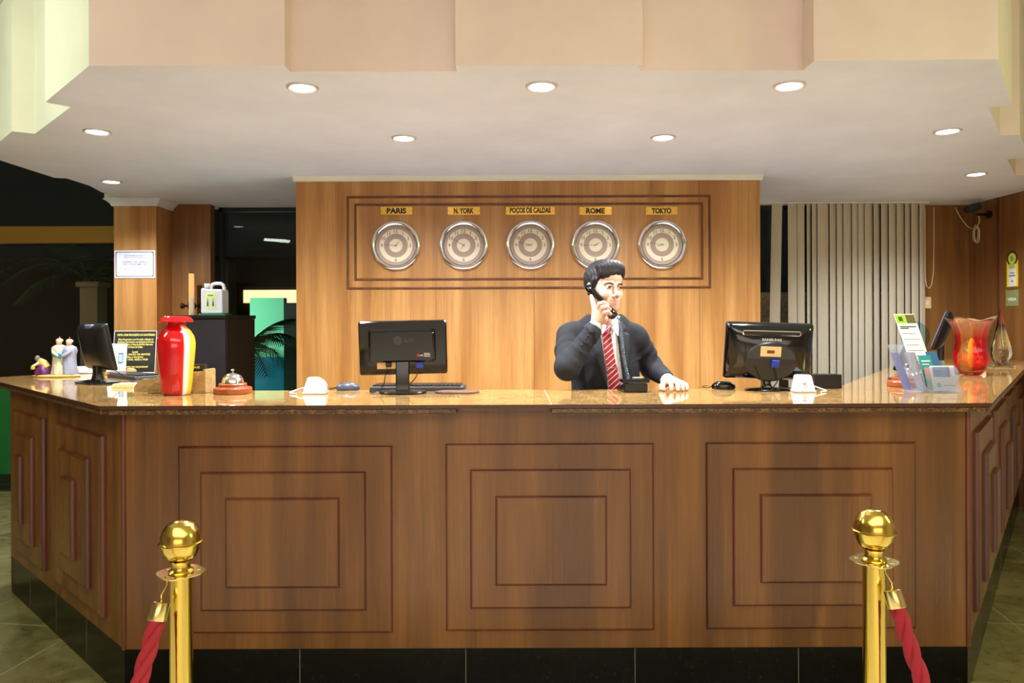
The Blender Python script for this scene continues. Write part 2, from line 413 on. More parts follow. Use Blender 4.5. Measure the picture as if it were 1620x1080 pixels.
tag(MB().box(1.75, 3.4, 6.5, 6.62, -.02, 1.69).build('garden_parapet', granite('rough_render', [(.3,(120,110,80)),(.6,(160,150,116)),(.8,(180,170,140))], 30, .9)), 'rough rendered low wall outside behind the blind', 'wall')
light('garden_parapet_lamp', 'POINT', (2.1, 6.36, 2.1), 1.2, (1, .92, .7), size=.05)

# ------------------------------------------------------------------ vertical blind
def fabric():
    m = mat('blind_fabric', (196,184,164), .9); t = NT(m); v = t.coord((40, 40, 90))
    n = t.noise(v, 6, 4, .6); t.l(t.ramp(n, [(.3, lin((180,168,148))), (.7, lin((206,196,176)))]), t.b.inputs['Base Color'])
    t.bump(n, .3, .001); t.b.inputs['Transmission Weight'].default_value = 0; return m
bf = fabric()
bl = thing('vertical_blind', 'beige fabric vertical blind with slats turned nearly closed in right window', 'blind', (2.05, 6.05, 0))
MB().box(.0, 1.42, -.02, .03, ZC-.008, ZC-.0005).build('head_rail', M['white_plastic'], bl)
slx = [(1222,1238,8),(1247,1262,14),(1262,1273,10),(1276,1284,50),(1284,1294,46),(1294,1311,6)]
xx = 1312
rr = random.Random(4)
while xx < 1462:
    w_ = rr.choice([10, 12, 13, 14]); slx.append((xx, min(xx+w_+1, 1465), rr.choice([28, 34, 40, 22, 46]))); xx += w_
for a, b, rot in slx:
    X0 = (a-810)*6.05/F-2.05; X1 = (b-810)*6.05/F-2.05; cx = (X0+X1)/2; hw = (X1-X0)/2*1.06/math.cos(R(rot)); rr_ = R(rot)
    mb = MB(); n_ = 8; vs = []
    lean = (-.035 if a < 1245 else 0)
    for zi, z in enumerate((ZC-.009, .88)):
        for j in range(n_+1):
            u = -1+2*j/n_; bow = .006*(1-u*u)
            vs.append((cx+lean*zi+u*hw*math.cos(rr_)-bow*math.sin(rr_), u*hw*math.sin(rr_)*.6-bow-.0012, z))
            vs.append((cx+lean*zi+u*hw*math.cos(rr_)-bow*math.sin(rr_), u*hw*math.sin(rr_)*.6-bow+.0012, z))
    q = 2*(n_+1); fs = []
    for j in range(n_):
        for d in (0, 1):
            fs.append((2*j+d, 2*j+2+d, q+2*j+2+d, q+2*j+d))
        fs.append((2*j, 2*j+1, 2*j+3, 2*j+2)); fs.append((q+2*j, q+2*j+1, q+2*j+3, q+2*j+2))
    fs += [(0,1,q+1,q), (2*n_,2*n_+1,q+2*n_+1,q+2*n_)]
    mb.add(vs, fs).build('slat', bf, bl, smooth=True)
pts = [PX(1478,328,6.02), PX(1478,380,6.02), PX(1477,430,6.02), PX(1474,451,6.02), PX(1470,456,6.02), PX(1466,452,6.02), PX(1464,440,6.02), PX(1464,330,6.02)]
MB().tube([p-Vector(bl.location) for p in pts], .0035, 6).build('cord_loop', mat('white_cord', (206,176,140), .6), bl, smooth=True)

# ------------------------------------------------------------------ recessed lamps
lamp0 = None
spots = [(480,138,'recessed ceiling lamp nearest the camera over the left monitor'),(858,136,'recessed ceiling lamp nearest the camera, middle of the front row'),(1250,135,'recessed ceiling lamp nearest the camera over the right monitor'),
         (640,218,'recessed ceiling lamp above the first two clocks'),(1050,217,'recessed ceiling lamp above the last clock'),
         (155,208,'recessed ceiling lamp above the left end of the desk'),(1500,207,'recessed ceiling lamp above the right end of the desk'),
         (177,287,'recessed ceiling lamp in front of the wood pillar'),(1545,275,'recessed ceiling lamp near the security camera')]
def make_lamp():
    o = thing('ceiling_lamp', 'x', 'ceiling light', (0,0,ZC), group='recessed lamps in the soffit')
    MB().lathe([(.050,.0),(.050,-.004),(.058,-.008),(.066,-.005),(.068,0)], 40, close=True).build('trim_ring', mat('lamp_ring', (206,200,196), .4, .3), o, smooth=True)
    MB().lathe([(.0005,-.011),(.022,-.010),(.040,-.006),(.0495,-.001)], 40).build('diffuser', M['lamp_disc'], o, smooth=True)
    l = light('bulb', 'SPOT', (0,0,-.014), DOWN_W, (.88,.93,1), size=.045, angle=R(150), blend=.8); l.parent = o
    return o
for i, (x, y, lb) in enumerate(spots):
    yy = y+ROLL*(x-810); Y = (ZC-CZ)*F/(HY-yy)
    o = make_lamp() if i == 0 else copy_tree(lamp0)
    if i == 0: lamp0 = o
    o.location = ((x-810)*Y/F, Y, ZC); o['label'] = lb

# ------------------------------------------------------------------ the reception desk
ZP = .195; ZB = 1.090
LC = Vector((-1.474, 2.755, 0)); LE = Vector((-2.675, 3.875, 0)); RC = Vector((1.725, 2.755, 0)); RE = Vector((3.88, 5.56, 0))
desk = thing('reception_desk', 'long wood veneer reception desk with stepped square panels and black plinth', 'reception desk')
def wall_seg(mb, a, b, th, z0, z1, mi=0, e0=0, e1=0):
    d = (b-a).normalized(); n = Vector((-d.y, d.x, 0)); a = a-d*e0; b = b+d*e1
    vs = [p+Vector((0,0,z)) for z in (z0, z1) for p in (a, b, b+n*th, a+n*th)]
    mb.add(vs, [(0,3,2,1),(4,5,6,7),(0,1,5,4),(1,2,6,5),(2,3,7,6),(3,0,4,7)], mi)
def seg_frame(a, b):
    d = (b-a).normalized(); n = Vector((d.y, -d.x, 0))    # n points to the lobby
    return a, d, n
m = MB(); wall_seg(m, LC, RC, .03, ZP, ZB-.0005); m.build('front_board', M['counter_wood'], desk)
m = MB(); wall_seg(m, LE, LC, .03, ZP, ZB-.0005); m.build('side_board', M['counter_wood'], desk)
m = MB(); wall_seg(m, RC, RE, .03, ZP, ZB-.0005); m.build('side_board', M['counter_wood'], desk)
m = MB(); wall_seg(m, Vector((-2.675,4.5,0)), LE, .03, 0, ZB); m.build('end_board', M['counter_wood'], desk)
for P_ in (LC, RC):
    MB().cyl((P_.x, P_.y, ZP), (P_.x, P_.y, ZB), .009, n=12).build('corner_moulding', M['edge_wood'], desk, smooth=True)
def plinth(a, b, joints, name='plinth'):
    A, d, n = seg_frame(a, b); L = (b-a).length; mb = MB()
    a2, b2 = a-n*.004, b-n*.004
    wall_seg(mb, a2, b2, .025, 0, ZP-.001)
    for u in joints:
        p = a2+d*u; wall_seg(mb, p-d*.0014+n*.0006, p+d*.0014+n*.0006, .002, .01, ZP-.004, 1)
    return mb.build(name, [M['plinth'], M['joint']], desk)
s_ = F/2.755
plinth(LC, RC, [(x-810)/s_-LC.x for x in (472, 735, 1003, 1262)])
plinth(LE, LC, [.35, .78, 1.2]); plinth(RC, RE, [.5, 1.1, 1.7, 2.3, 2.9])
def step(A, d, n, u0, u1, z0, z1, n0, n1, name, parent):
    """one raised board: veneer face, dark rounded edge"""
    mb = MB(); e = .0085
    def q(u, z, k): return A+d*u+n*k+Vector((0,0,z))
    o4 = [(u0,z0),(u1,z0),(u1,z1),(u0,z1)]
    rows = [(0, n0), (0, n0+(n1-n0)*.45), (e*.45, n0+(n1-n0)*.9), (e, n1)]
    vs = []
    for ins, k in rows:
        vs += [q(u0+ins, z0+ins, k), q(u1-ins, z0+ins, k), q(u1-ins, z1-ins, k), q(u0+ins, z1-ins, k)]
    for r_ in range(3):
        mb.add(vs[r_*4:r_*4+8], [(i, (i+1) % 4, 4+(i+1) % 4, 4+i) for i in range(4)], 1)
    mb.add(vs[12:16], [(0,1,2,3)], 0); mb.add(vs[0:4], [(3,2,1,0)], 0)
    return mb.build(name, [M['counter_wood'], M['edge_wood']], parent)
def stepped(a, b, rects, t1=.012):
    A, d, n = seg_frame(a, b); par = desk; k = 0
    for i, (u0, u1, z0, z1) in enumerate(rects):
        o = step(A, d, n, u0, u1, z0, z1, k+.0003, k+t1, ['raised_panel','middle_board','inner_board'][i], par)
        if i == 0: par = o
        k += t1
Yp = 2.743; sp = F/Yp
def U(x): return (x-810)/sp-LC.x
def Z(y, x): return CZ+(HY-(y+ROLL*(x-810)))/sp
for P3 in ([(280,619,706,1002),(317,578,746,965),(358,537,786,927)], [(704,1034,702,998),(743,997,742,961),(783,958,783,923)], [(1117,1449,700,995),(1158,1411,740,957),(1200,1375,780,919)]):
    stepped(LC, RC, [(U(a), U(b), Z(d_, (a+b)/2), Z(c_, (a+b)/2)) for a, b, c_, d_ in P3])
zz = [(.268,.985),(.36,.885),(.455,.785)]
Ls = (LC-LE).length
for u0, u1 in ((.12,.66),(.86,1.46)):
    stepped(LE, LC, [(u0+i*.11, u1-i*.11, zz[i][0], zz[i][1]) for i in range(3)], .022)
for j in range(4):
    u0 = .18+j*.88; u1 = u0+.66
    stepped(RC, RE, [(u0+i*.12, u1-i*.12, zz[i][0], zz[i][1]) for i in range(3)], .022)

# worktop
TL = Vector((-1.529,2.69,0)); TR = Vector((1.775,2.69,0))
topo = [(-3.0,4.12),(TL.x,TL.y),(TR.x,TR.y),(3.885,5.44),(3.885,6.0),(3.30,6.0),(1.46,3.29),(-1.36,3.29),(-2.25,4.75),(-2.62,4.72)]
wt = thing('worktop', 'polished brown granite worktop running along the whole reception desk', 'worktop')
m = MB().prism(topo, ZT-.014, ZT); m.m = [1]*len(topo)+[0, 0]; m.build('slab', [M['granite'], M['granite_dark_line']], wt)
m = MB(); wall_seg(m, LE, LC, .03, ZB, ZT-.0145); wall_seg(m, LC, RC, .03, ZB, ZT-.0145); wall_seg(m, RC, RE, .03, ZB, ZT-.0145); m.build('support_rail', M['counter_wood'], wt)
def lip(a, b, x0=None, x1=None, e0=0, e1=0):
    A, d, n = seg_frame(a, b)
    mb = MB(); wall_seg(mb, A-n*.004, b-n*.004, .05, ZB, ZT-.0145, 0, e0, e1); return mb
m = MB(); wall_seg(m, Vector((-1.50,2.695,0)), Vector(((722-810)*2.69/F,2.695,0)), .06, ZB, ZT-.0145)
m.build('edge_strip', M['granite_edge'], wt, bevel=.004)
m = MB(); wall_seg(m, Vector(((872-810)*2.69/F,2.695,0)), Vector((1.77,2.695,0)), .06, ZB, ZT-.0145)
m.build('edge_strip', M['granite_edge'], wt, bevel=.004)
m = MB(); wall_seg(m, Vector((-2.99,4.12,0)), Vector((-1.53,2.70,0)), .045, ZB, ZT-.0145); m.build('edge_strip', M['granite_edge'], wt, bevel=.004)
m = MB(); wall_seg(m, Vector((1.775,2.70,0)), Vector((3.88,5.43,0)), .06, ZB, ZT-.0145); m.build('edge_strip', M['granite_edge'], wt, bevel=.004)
MB().box((866-810)*3.0/F-.0012,(866-810)*3.0/F+.0012, 2.6915, 3.289, ZT, ZT+.0003).build('joint', mat('pale_joint', (196,176,140), .6), wt)

# ------------------------------------------------------------------ wall moulding, clocks, name plates
mo = thing('wall_moulding', 'double rectangular wood moulding framing the row of clocks', 'moulding', (0, YW, 0))
def rect_frame(x0, x1, y0, y1):
    a = PX(x0, y1, YW); b = PX(x1, y0, YW); e = .016; mb = MB()
    prof = [(0,0),(.003,-.008),(.008,-.011),(.013,-.008),(.016,0)]
    loops = [[(a.x+i, z_, a.z+i), (b.x-i, z_, a.z+i), (b.x-i, z_, b.z-i), (a.x+i, z_, b.z-i)] for i, z_ in prof]
    vs = [p for l in loops for p in l]
    mb.add(vs, [(j*4+i, j*4+(i+1) % 4, (j+1)*4+(i+1) % 4, (j+1)*4+i) for j in range(4) for i in range(4)])
    mb.build('frame_moulding', M['frame_wood'], mo)
rect_frame(549, 1125, 308, 458); rect_frame(561, 1113, 320, 444)

clk = [(627,388.5,'PARIS'),(734,388,'N. YORK'),(839.5,387.5,'POÇOS DE CALDAS'),(942.5,387.5,'ROME'),(1047.5,387,'TOKYO')]
def make_clock():
    o = thing('wall_clock', 'x', 'wall clock', (0,YW,0), group='world time clocks on the wood wall')
    Tm = Matrix.Rotation(PI/2, 4, 'X')   # lathe axis towards the lobby
    R0 = .167
    MB().lathe([(R0*.93,0),(R0*.98,.006),(R0*1.0,.014),(R0*.985,.022),(R0*.95,.029),(R0*.90,.032),(R0*.85,.028),(R0*.80,.016),(R0*.80,.004)], 96, T=Tm,
               rfun=lambda a, z: 1+.004*math.cos(10*a)*(1 if z > .01 else 0)).build('rim', mat('clock_chrome', (246,244,244), .2, 1), o, smooth=True)
    def disc(r0, r1, z, name, mt, th=.001):
        MB().lathe([(max(r0,.0002), z), (r1, z), (r1, z+th), (max(r0,.0002), z+th)], 64, T=Tm, close=True).build(name, mt, o)
    disc(0, R0*.82, .002, 'dial', M['brown_dial'], .003)
    disc(R0*.48, R0*.665, .0052, 'hour_ring', M['cream_ring'])
    disc(0, R0*.27, .0052, 'centre_disc', M['cream_ring'])
    for hh in range(1, 13):
        a = PI/2-hh*PI/6
        if hh % 3 == 0 or hh in (10, 11, 1, 2): text(str(hh), o, M['grey_ink'], Matrix.Translation((R0*.575*math.cos(a), -.0064, R0*.575*math.sin(a))) @ FACE, .022, name='numeral', bold=.01)
    MB().lathe([(.0002,.0135),(R0*.80,.0135),(R0*.80,.015),(.0002,.015)], 48, T=Tm, close=True).build('cover_glass', M['pane'], o)
    return o
c0 = None
for i, (x, y, nm) in enumerate(clk):
    o = make_clock() if i == 0 else copy_tree(c0)
    if i == 0: c0 = o
    p = PX(x, y, YW); o.location = (p.x, YW-.001, p.z)
    o['label'] = 'round chrome rimmed wall clock below the %s name plate' % nm.replace('POÇOS DE CALDAS', 'POCOS DE CALDAS')
hands = [(275, 40), (302, 215), (285, 262), (268, 60), (278, 250)]
clocks = [o for o in C.objects if o.name.startswith('wall_clock')]
for o, (mn_, hr_) in zip(clocks, hands):
    for nm, ang_, L, wd in (('minute_hand', mn_, .085, .0013), ('hour_hand', hr_, .036, .002)):
        a = R(90-ang_); d = Vector((math.cos(a), 0, math.sin(a))); s2 = Vector((-d.z, 0, d.x))
        mb = MB(); y0 = -.0085 if nm[0] == 'm' else -.0075
        vs = []
        for yy in (y0, y0-.0008):
            Q = Vector((0,yy,0)); vs += [Q-d*.01-s2*wd, Q-d*.01+s2*wd, Q+d*L+s2*wd*.5, Q+d*L-s2*wd*.5]
        mb.add(vs, [(0,1,2,3),(7,6,5,4),(0,4,5,1),(1,5,6,2),(2,6,7,3),(3,7,4,0)]).build(nm, M['ink'], o)
plates = [(603,653,'PARIS'),(709,760,'N. YORK'),(801,878,'POÇOS DE CALDAS'),(917,968,'ROME'),(1022,1072,'TOKYO')]
for x0, x1, nm in plates:
    a = PX(x0, 340, YW); b = PX(x1, 327, YW); w_ = b.x-a.x; h = b.z-a.z
    o = thing('name_plate', 'brass name plate lettered %s above its clock' % nm.replace('Ç', 'C'), 'name plate', ((a.x+b.x)/2, YW-.001, (a.z+b.z)/2), group='brass city name plates')
    MB().box(-w_/2, w_/2, -.004, 0, -h/2, h/2).build('plate', M['brass_plate'], o, bevel=.001)
    text(nm, o, M['ink'], at(0, -.0042, 0), h*.70*(1.18 if 'Ç' in nm else 1), w_*(.84 if len(nm) > 9 else .62 if len(nm) > 4 else .58), bold=.05)
    for sx in (-1, 1):
        MB().cyl((sx*w_*.46, -.0052, 0), (sx*w_*.46, -.0035, 0), .0022, n=10).build('screw', M['ink'], o)
# ================================================================== things on the desk
E = .0006
def rrect(w_, h, r, n=5):
    out = []
    for cx, cy, a0 in ((w_/2-r, h/2-r, 0), (-w_/2+r, h/2-r, 90), (-w_/2+r, -h/2+r, 180), (w_/2-r, -h/2+r, 270)):
        for i in range(n+1):
            a = R(a0+90*i/n); out.append((cx+r*math.cos(a), cy+r*math.sin(a)))
    return out
def loft(mb, loops, mi=0, cap=True, T=None):
    n = len(loops[0]); vs = [Vector(p) for l in loops for p in l]
    if T: vs = [T @ p for p in vs]
    fs = [(j*n+i, j*n+(i+1) % n, (j+1)*n+(i+1) % n, (j+1)*n+i) for j in range(len(loops)-1) for i in range(n)]
    if cap: fs += [tuple(range(n))[::-1], tuple(range((len(loops)-1)*n, len(loops)*n))]
    return mb.add(vs, fs, mi)
def shell(mb, steps, mi=0, T=None):
    """loops in the xz plane at depth y: (w, h, r, y, dx, dz)"""
    return loft(mb, [[(x+dx, y, z+dz) for x, z in rrect(w_, h, r)] for w_, h, r, y, dx, dz in steps], mi, True, T)
def cable(pts, parent, name='cable', r=.0022, m=None, off=None):
    pts = [Vector(p) for p in pts]; out = []
    for i in range(len(pts)-1):
        p0 = pts[max(i-1,0)]; p1 = pts[i]; p2 = pts[i+1]; p3 = pts[min(i+2,len(pts)-1)]
        for j in range(6):
            t_ = j/6; out.append(.5*((2*p1)+(-p0+p2)*t_+(2*p0-5*p1+4*p2-p3)*t_**2+(-p0+3*p1-3*p2+p3)*t_**3))
    out.append(pts[-1])
    return MB().tube(out, r, 6).build(name, m or M['black_plastic'], parent, smooth=True)
screen = mat('screen_glow', (60,80,120), .2); screen.node_tree.nodes['Principled BSDF'].inputs['Emission Color'].default_value = lin((150,180,230)); screen.node_tree.nodes['Principled BSDF'].inputs['Emission Strength'].default_value = .35

# monitor with a flat back panel and raised rectangular housing
p = TOP(637, 622)
mo1 = thing('computer_monitor', 'wide black monitor with flat raised back housing, left of the receptionist', 'monitor', (p.x, p.y, ZT+E), rz=R(4))
T = Matrix.Translation((.002, 0, .197)) @ Matrix.Rotation(R(-1.0), 4, 'Y') @ Matrix.Rotation(R(6), 4, 'X')
mb = MB(); shell(mb, [(.366,.222,.006,-.012,0,0),(.376,.232,.009,-.006,0,0),(.378,.234,.009,.012,0,0),(.372,.228,.008,.020,0,0)], T=T)
hs = mb.build('housing', M['black_gloss'], mo1, smooth=True, ang=30)
mb = MB(); shell(mb, [(.262,.122,.012,-.036,-.003,.010),(.276,.136,.016,-.030,-.003,.010),(.286,.144,.016,-.0125,-.003,.010)], T=T)
mb.build('back_cover', M['black_gloss'], mo1, smooth=True, ang=30)
mb = MB(); shell(mb, [(.352,.206,.003,.0205,0,0),(.352,.206,.003,.0215,0,0)], T=T); mb.build('screen', screen, mo1)
lgm = mat('dim_grey_mark', (52,52,56), .4)
text('LG', mo1, lgm, T @ at(.030, -.0362, .036), .016, .038, bold=.03)
MB().lathe([(.0185,0),(.0185,.0006)], 32, T=T @ at(-.020, -.0362, .036)).build('round_mark', lgm, mo1)
MB().lathe([(.0055,0),(.0055,.0006)], 24, T=T @ at(.066, -.0362, -.030)).build('red_dot', mat('red_mark', (214,40,60), .4), mo1)
text('LG', mo1, M['paper'], T @ at(.080, -.0362, -.030), .006, .011, bold=.03)
for i in range(4): MB().box(.090,.118-.004*(i % 2),-.0368,-.0362,-.036+i*.0045,-.0345+i*.0045,T=T).build('printed_line', M['paper'], mo1)
MB().box(-.112,-.030,-.0145,-.0122,-.089,-.062, T=T).build('type_label', mat('tan_label', (226,184,130), .6), mo1)
MB().box(.054,.086,-.030,-.0125,-.088,-.062, T=T).build('video_plug', M['blue'], mo1, bevel=.002)
MB().box(-.075,-.050,-.032,-.0125,-.080,-.060, T=T).build('power_plug', M['black_plastic'], mo1, bevel=.003)
mb = MB(); loft(mb, [[(x, y, z) for x, y in ((-.029,-.022),(.029,-.022),(.029,.008),(-.029,.008))] for z in (.012, .05, .10, .142)])
mb.build('stand_column', M['black_gloss'], mo1, bevel=.004)
mb = MB(); el = lambda a, b, z: [(a*math.cos(2*PI*i/40), b*math.sin(2*PI*i/40), z) for i in range(40)]
loft(mb, [el(.098,.068,0), el(.103,.073,.004), el(.100,.070,.010), el(.04,.03,.016)]); mb.build('base', M['black_plastic'], mo1, smooth=True)
cable([(-.066,-.022,.118),(-.072,-.030,.08),(-.085,-.01,.03),(-.12,.02,.006),(-.145,.03,.004)], mo1)
cable([(.070,-.02,.115),(.062,-.01,.08),(.04,.03,.05),(.0,.06,.015),(-.06,.08,.004),(-.14,.06,.004)], mo1)

# monitor with curved glossy back and oval housing
p = TOP(1212, 617)
mo2 = thing('computer_monitor', 'black glossy monitor with curved back and oval rear housing, right of the receptionist', 'monitor', (p.x, p.y, ZT+E), rz=R(-5))
T = Matrix.Translation((.008, 0, .172)) @ Matrix.Rotation(R(1.8), 4, 'Y') @ Matrix.Rotation(R(9), 4, 'X')
mb = MB(); shell(mb, [(.20,.10,.045,-.046,0,-.02),(.30,.18,.04,-.038,0,-.008),(.345,.225,.02,-.020,0,0),(.372,.250,.012,-.004,0,0),(.378,.256,.010,.012,0,0),(.370,.248,.008,.02,0,0)], T=T)
mb.build('housing', M['black_gloss'], mo2, smooth=True, ang=50)
mb = MB(); shell(mb, [(.345,.205,.003,.0205,0,0),(.345,.205,.003,.0215,0,0)], T=T); mb.build('screen', screen, mo2)
def oval(a, b, y, cz, z0=None, z1=None, n=48):
    return [(a*math.cos(2*PI*i/n), y, cz+b*math.sin(2*PI*i/n)) for i in range(n)]
mb = MB(); loft(mb, [oval(.113,.088,-.030,-.037), oval(.113,.088,-.049,-.037), oval(.106,.082,-.055,-.037), oval(.02,.015,-.0555,-.037)], T=T)
mb.build('oval_housing', M['black_plastic'], mo2, smooth=True, ang=30)
mb = MB(); up = [(.104*math.cos(PI*i/20), -.022+.062*math.sin(PI*i/20)) for i in range(21)]
mb.prism(up, -.0585, -.0557, axis='y', T=T); mb.build('oval_cover', M['dark_grey'], mo2)
mb = MB(); mb.prism(rrect(.240,.014,.0069), -.0415, -.026, axis='y', T=T @ Matrix.Translation((0,0,.088))); mb.build('vent_slot', M['ink'], mo2)
ring = [(x, z) for x, z in rrect(.250,.022,.0109)]; inn = [(x, z) for x, z in rrect(.242,.015,.0074)]
mb = MB(); n_ = len(ring); vs = [(x,-.0400,z) for x,z in ring]+[(x,-.043,z) for x,z in inn]+[(x,-.028,z) for x,z in ring]
mb.add([T @ Matrix.Translation((0,0,.088)) @ Vector(v_) for v_ in vs], [(i,(i+1)%n_,n_+(i+1)%n_,n_+i) for i in range(n_)]+[(i,(i+1)%n_,2*n_+(i+1)%n_,2*n_+i) for i in range(n_)])
mb.build('vent_rim', M['chrome'], mo2)
text('SAMSUNG', mo2, mat('silver_mark', (190,190,196), .3), T @ at(0, -.0475, .060), .012, .084, bold=.05)
MB().box(-.047,.040,-.0605,-.0588,-.012,.032, T=T).build('type_label', mat('tan_label_2', (224,196,150), .6), mo2)
MB().box(-.020,.012,-.0612,-.0606,.002,.016, T=T).build('label_print', M['frame_wood'], mo2)
MB().box(.002,.034,-.072,-.0556,-.058,-.026, T=T).build('video_plug', M['blue'], mo2, bevel=.002)
mb = MB(); loft(mb, [[(x+dx, y+dy, z) for x, y in rrect(a, b, .01)] for a, b, dx, dy, z in ((.05,.045,0,0,.012),(.034,.034,0,0,.03),(.04,.04,0,-.002,.06))]); mb.build('stand_neck', M['black_gloss'], mo2, smooth=True)
mb = MB(); tri = lambda s, z: [((.098*s)*math.cos(2*PI*i/48)*(1+.06*math.cos(6*PI*i/48)), (.074*s)*math.sin(2*PI*i/48), z) for i in range(48)]
loft(mb, [tri(1,0), tri(1.02,.003), tri(.97,.007), tri(.3,.014)]); mb.build('base', M['black_gloss'], mo2, smooth=True)
cable([(-.060,-.045,.125),(-.05,-.06,.09),(-.03,-.05,.045),(.0,-.01,.012),(.03,.05,.004)], mo2)
cable([(.018,-.058,.12),(.022,-.064,.10),(.036,-.05,.05),(.03,.0,.012),(.06,.07,.004)], mo2)

def slim_monitor(name, label, px, rz, w_, h, tilt, zc, led=False, T0=None):
    o = thing(name, label, 'monitor', (px.x, px.y, ZT+E), rz=rz)
    T = Matrix.Translation((0, 0, zc)) @ Matrix.Rotation(tilt, 4, 'X')
    mb = MB(); shell(mb, [(w_*.55,h*.6,.02,-.045,0,0),(w_*.85,h*.86,.02,-.030,0,0),(w_-.008,h-.008,.008,-.010,0,0),(w_,h,.008,0,0,0),(w_,h,.008,.012,0,0)], T=T)
    mb.build('housing', M['black_plastic'], o, smooth=True, ang=30)
    mb = MB(); shell(mb, [(w_-.03,h-.03,.003,.0125,0,0),(w_-.03,h-.03,.003,.0135,0,0)], T=T); mb.build('screen', screen, o)
    mb = MB(); loft(mb, [[(x, y, z) for x, y in rrect(a, b, .01)] for a, b, z in ((.06,.05,.01),(.045,.035,.05),(.05,.04,zc*.8))]); mb.build('stand_neck', M['black_plastic'], o, smooth=True)
    mb = MB(); loft(mb, [[(x, y, z) for x, y in rrect(.20,.16,.03)] for z in (0,.008)]+[[(x*.4, y*.4, .018) for x, y in rrect(.20,.16,.03)]]); mb.build('base', M['black_plastic'], o, smooth=True, ang=30)
    return o
p = TOP(154, 606)
lm = slim_monitor('computer_monitor', 'slim black monitor turned away at the left end beside the figurines', p, R(-39), .31, .24, R(12), .185)
MB().prism([(-.05,.0),(.05,.0),(.035,-.05),(-.035,-.05)], .055, .10, axis='z').move((0,-.0,.235-.035)).build('top_hood', mat('grey_blue_plastic', (96,100,124), .35), lm, bevel=.006)
cable([(.02,.03,.10),(.06,.08,.05),(.12,.12,.006),(.20,.12,.004),(.26,.2,.004)], lm)
p = TOP(1432, 602)
rm = slim_monitor('computer_monitor', 'slim black monitor with blue power light, edge on behind the leaflet stand', p, R(62), .33, .24, R(22), .17)
MB().ell((-.14,-.004,.06), (.006,.006,.006), 12, 8).build('power_light', emit('blue_led', (90,110,255), 8), rm)
p = TOP(1488, 587)
slim_monitor('computer_monitor', 'second slim black monitor seen edge on between leaflets and glass vase', p, R(60), .27, .25, R(20), .25)

# keyboards
def keyboard(p, rz, w_, label):
    o = thing('keyboard', label, 'keyboard', (p.x, p.y, ZT+E), rz)
    mb = MB(); loft(mb, [[(x, y, z*(1)+(y+.07)*.0) for x, y in rrect(w_, .15, .012)] for z in (0, .016)]+[[(x*.985, y*.96, .021) for x, y in rrect(w_, .15, .012)]])
    mb.build('case', M['dark_grey'], o, smooth=True, ang=30)
    kb = MB(); nx = int(w_/.0195)
    for r_ in range(6):
        for c_ in range(nx):
            x = -w_/2+.014+c_*(w_-.028)/nx; y = -.062+r_*.021
            kb.box(x, x+(w_-.028)/nx-.003, y, y+.017, .021, .027)
    kb.build('keys', M['black_plastic'], o); return o
p = TOP(655, 619); keyboard(Vector((p.x+.01, p.y+.075, 0)), R(-1), .42, 'black keyboard lying behind the left of the two large monitors')
p = TOP(212, 598); keyboard(p, R(-40), .36, 'grey keyboard at the left end beside the slim monitor')
def mouse(p, rz, label, m):
    o = thing('computer_mouse', label, 'mouse', (p.x, p.y, ZT+E), rz)
    mb = MB(); n_ = 20; loops = []
    for z, s in ((0,.92),(.008,1),(.018,.95),(.027,.78),(.033,.45),(.035,.05)):
        loops.append([(.032*s*math.cos(2*PI*i/n_), .054*s*math.sin(2*PI*i/n_)-.004*(1-s), z) for i in range(n_)])
    loft(mb, loops); mb.build('shell', m, o, smooth=True, ang=60)
    MB().lathe([(.006,-.003),(.008,-.002),(.008,.002),(.006,.003)], 14, T=Matrix.Translation((0,.026,.027)) @ Matrix.Rotation(PI/2,4,'Y')).build('wheel', M['dark_grey'], o)
    cable([(0,.05,.012),(.0,.07,.004),(.05,.09,.0035),(.12,.06,.0035)], o, r=.0018); return o
mouse(TOP(550, 617), R(95), 'silver and black mouse on the worktop near the left large monitor', mat('silver_grey_plastic', (66,70,84), .25))
mouse(TOP(1144, 615), R(80), 'glossy black mouse between the receptionist hand and the right monitor', M['black_gloss'])
p = TOP(730, 612.5)
MB().prism([(x, y) for x, y in rrect(.19,.13,.06)], 0, .006).build('mouse_pad', mat('brown_pad', (96,62,40), .6), loc=(p.x, 3.16, ZT+E))
tag(bpy.data.objects['mouse_pad'], 'brown mouse pad with rounded end behind the left large monitor', 'mouse pad')

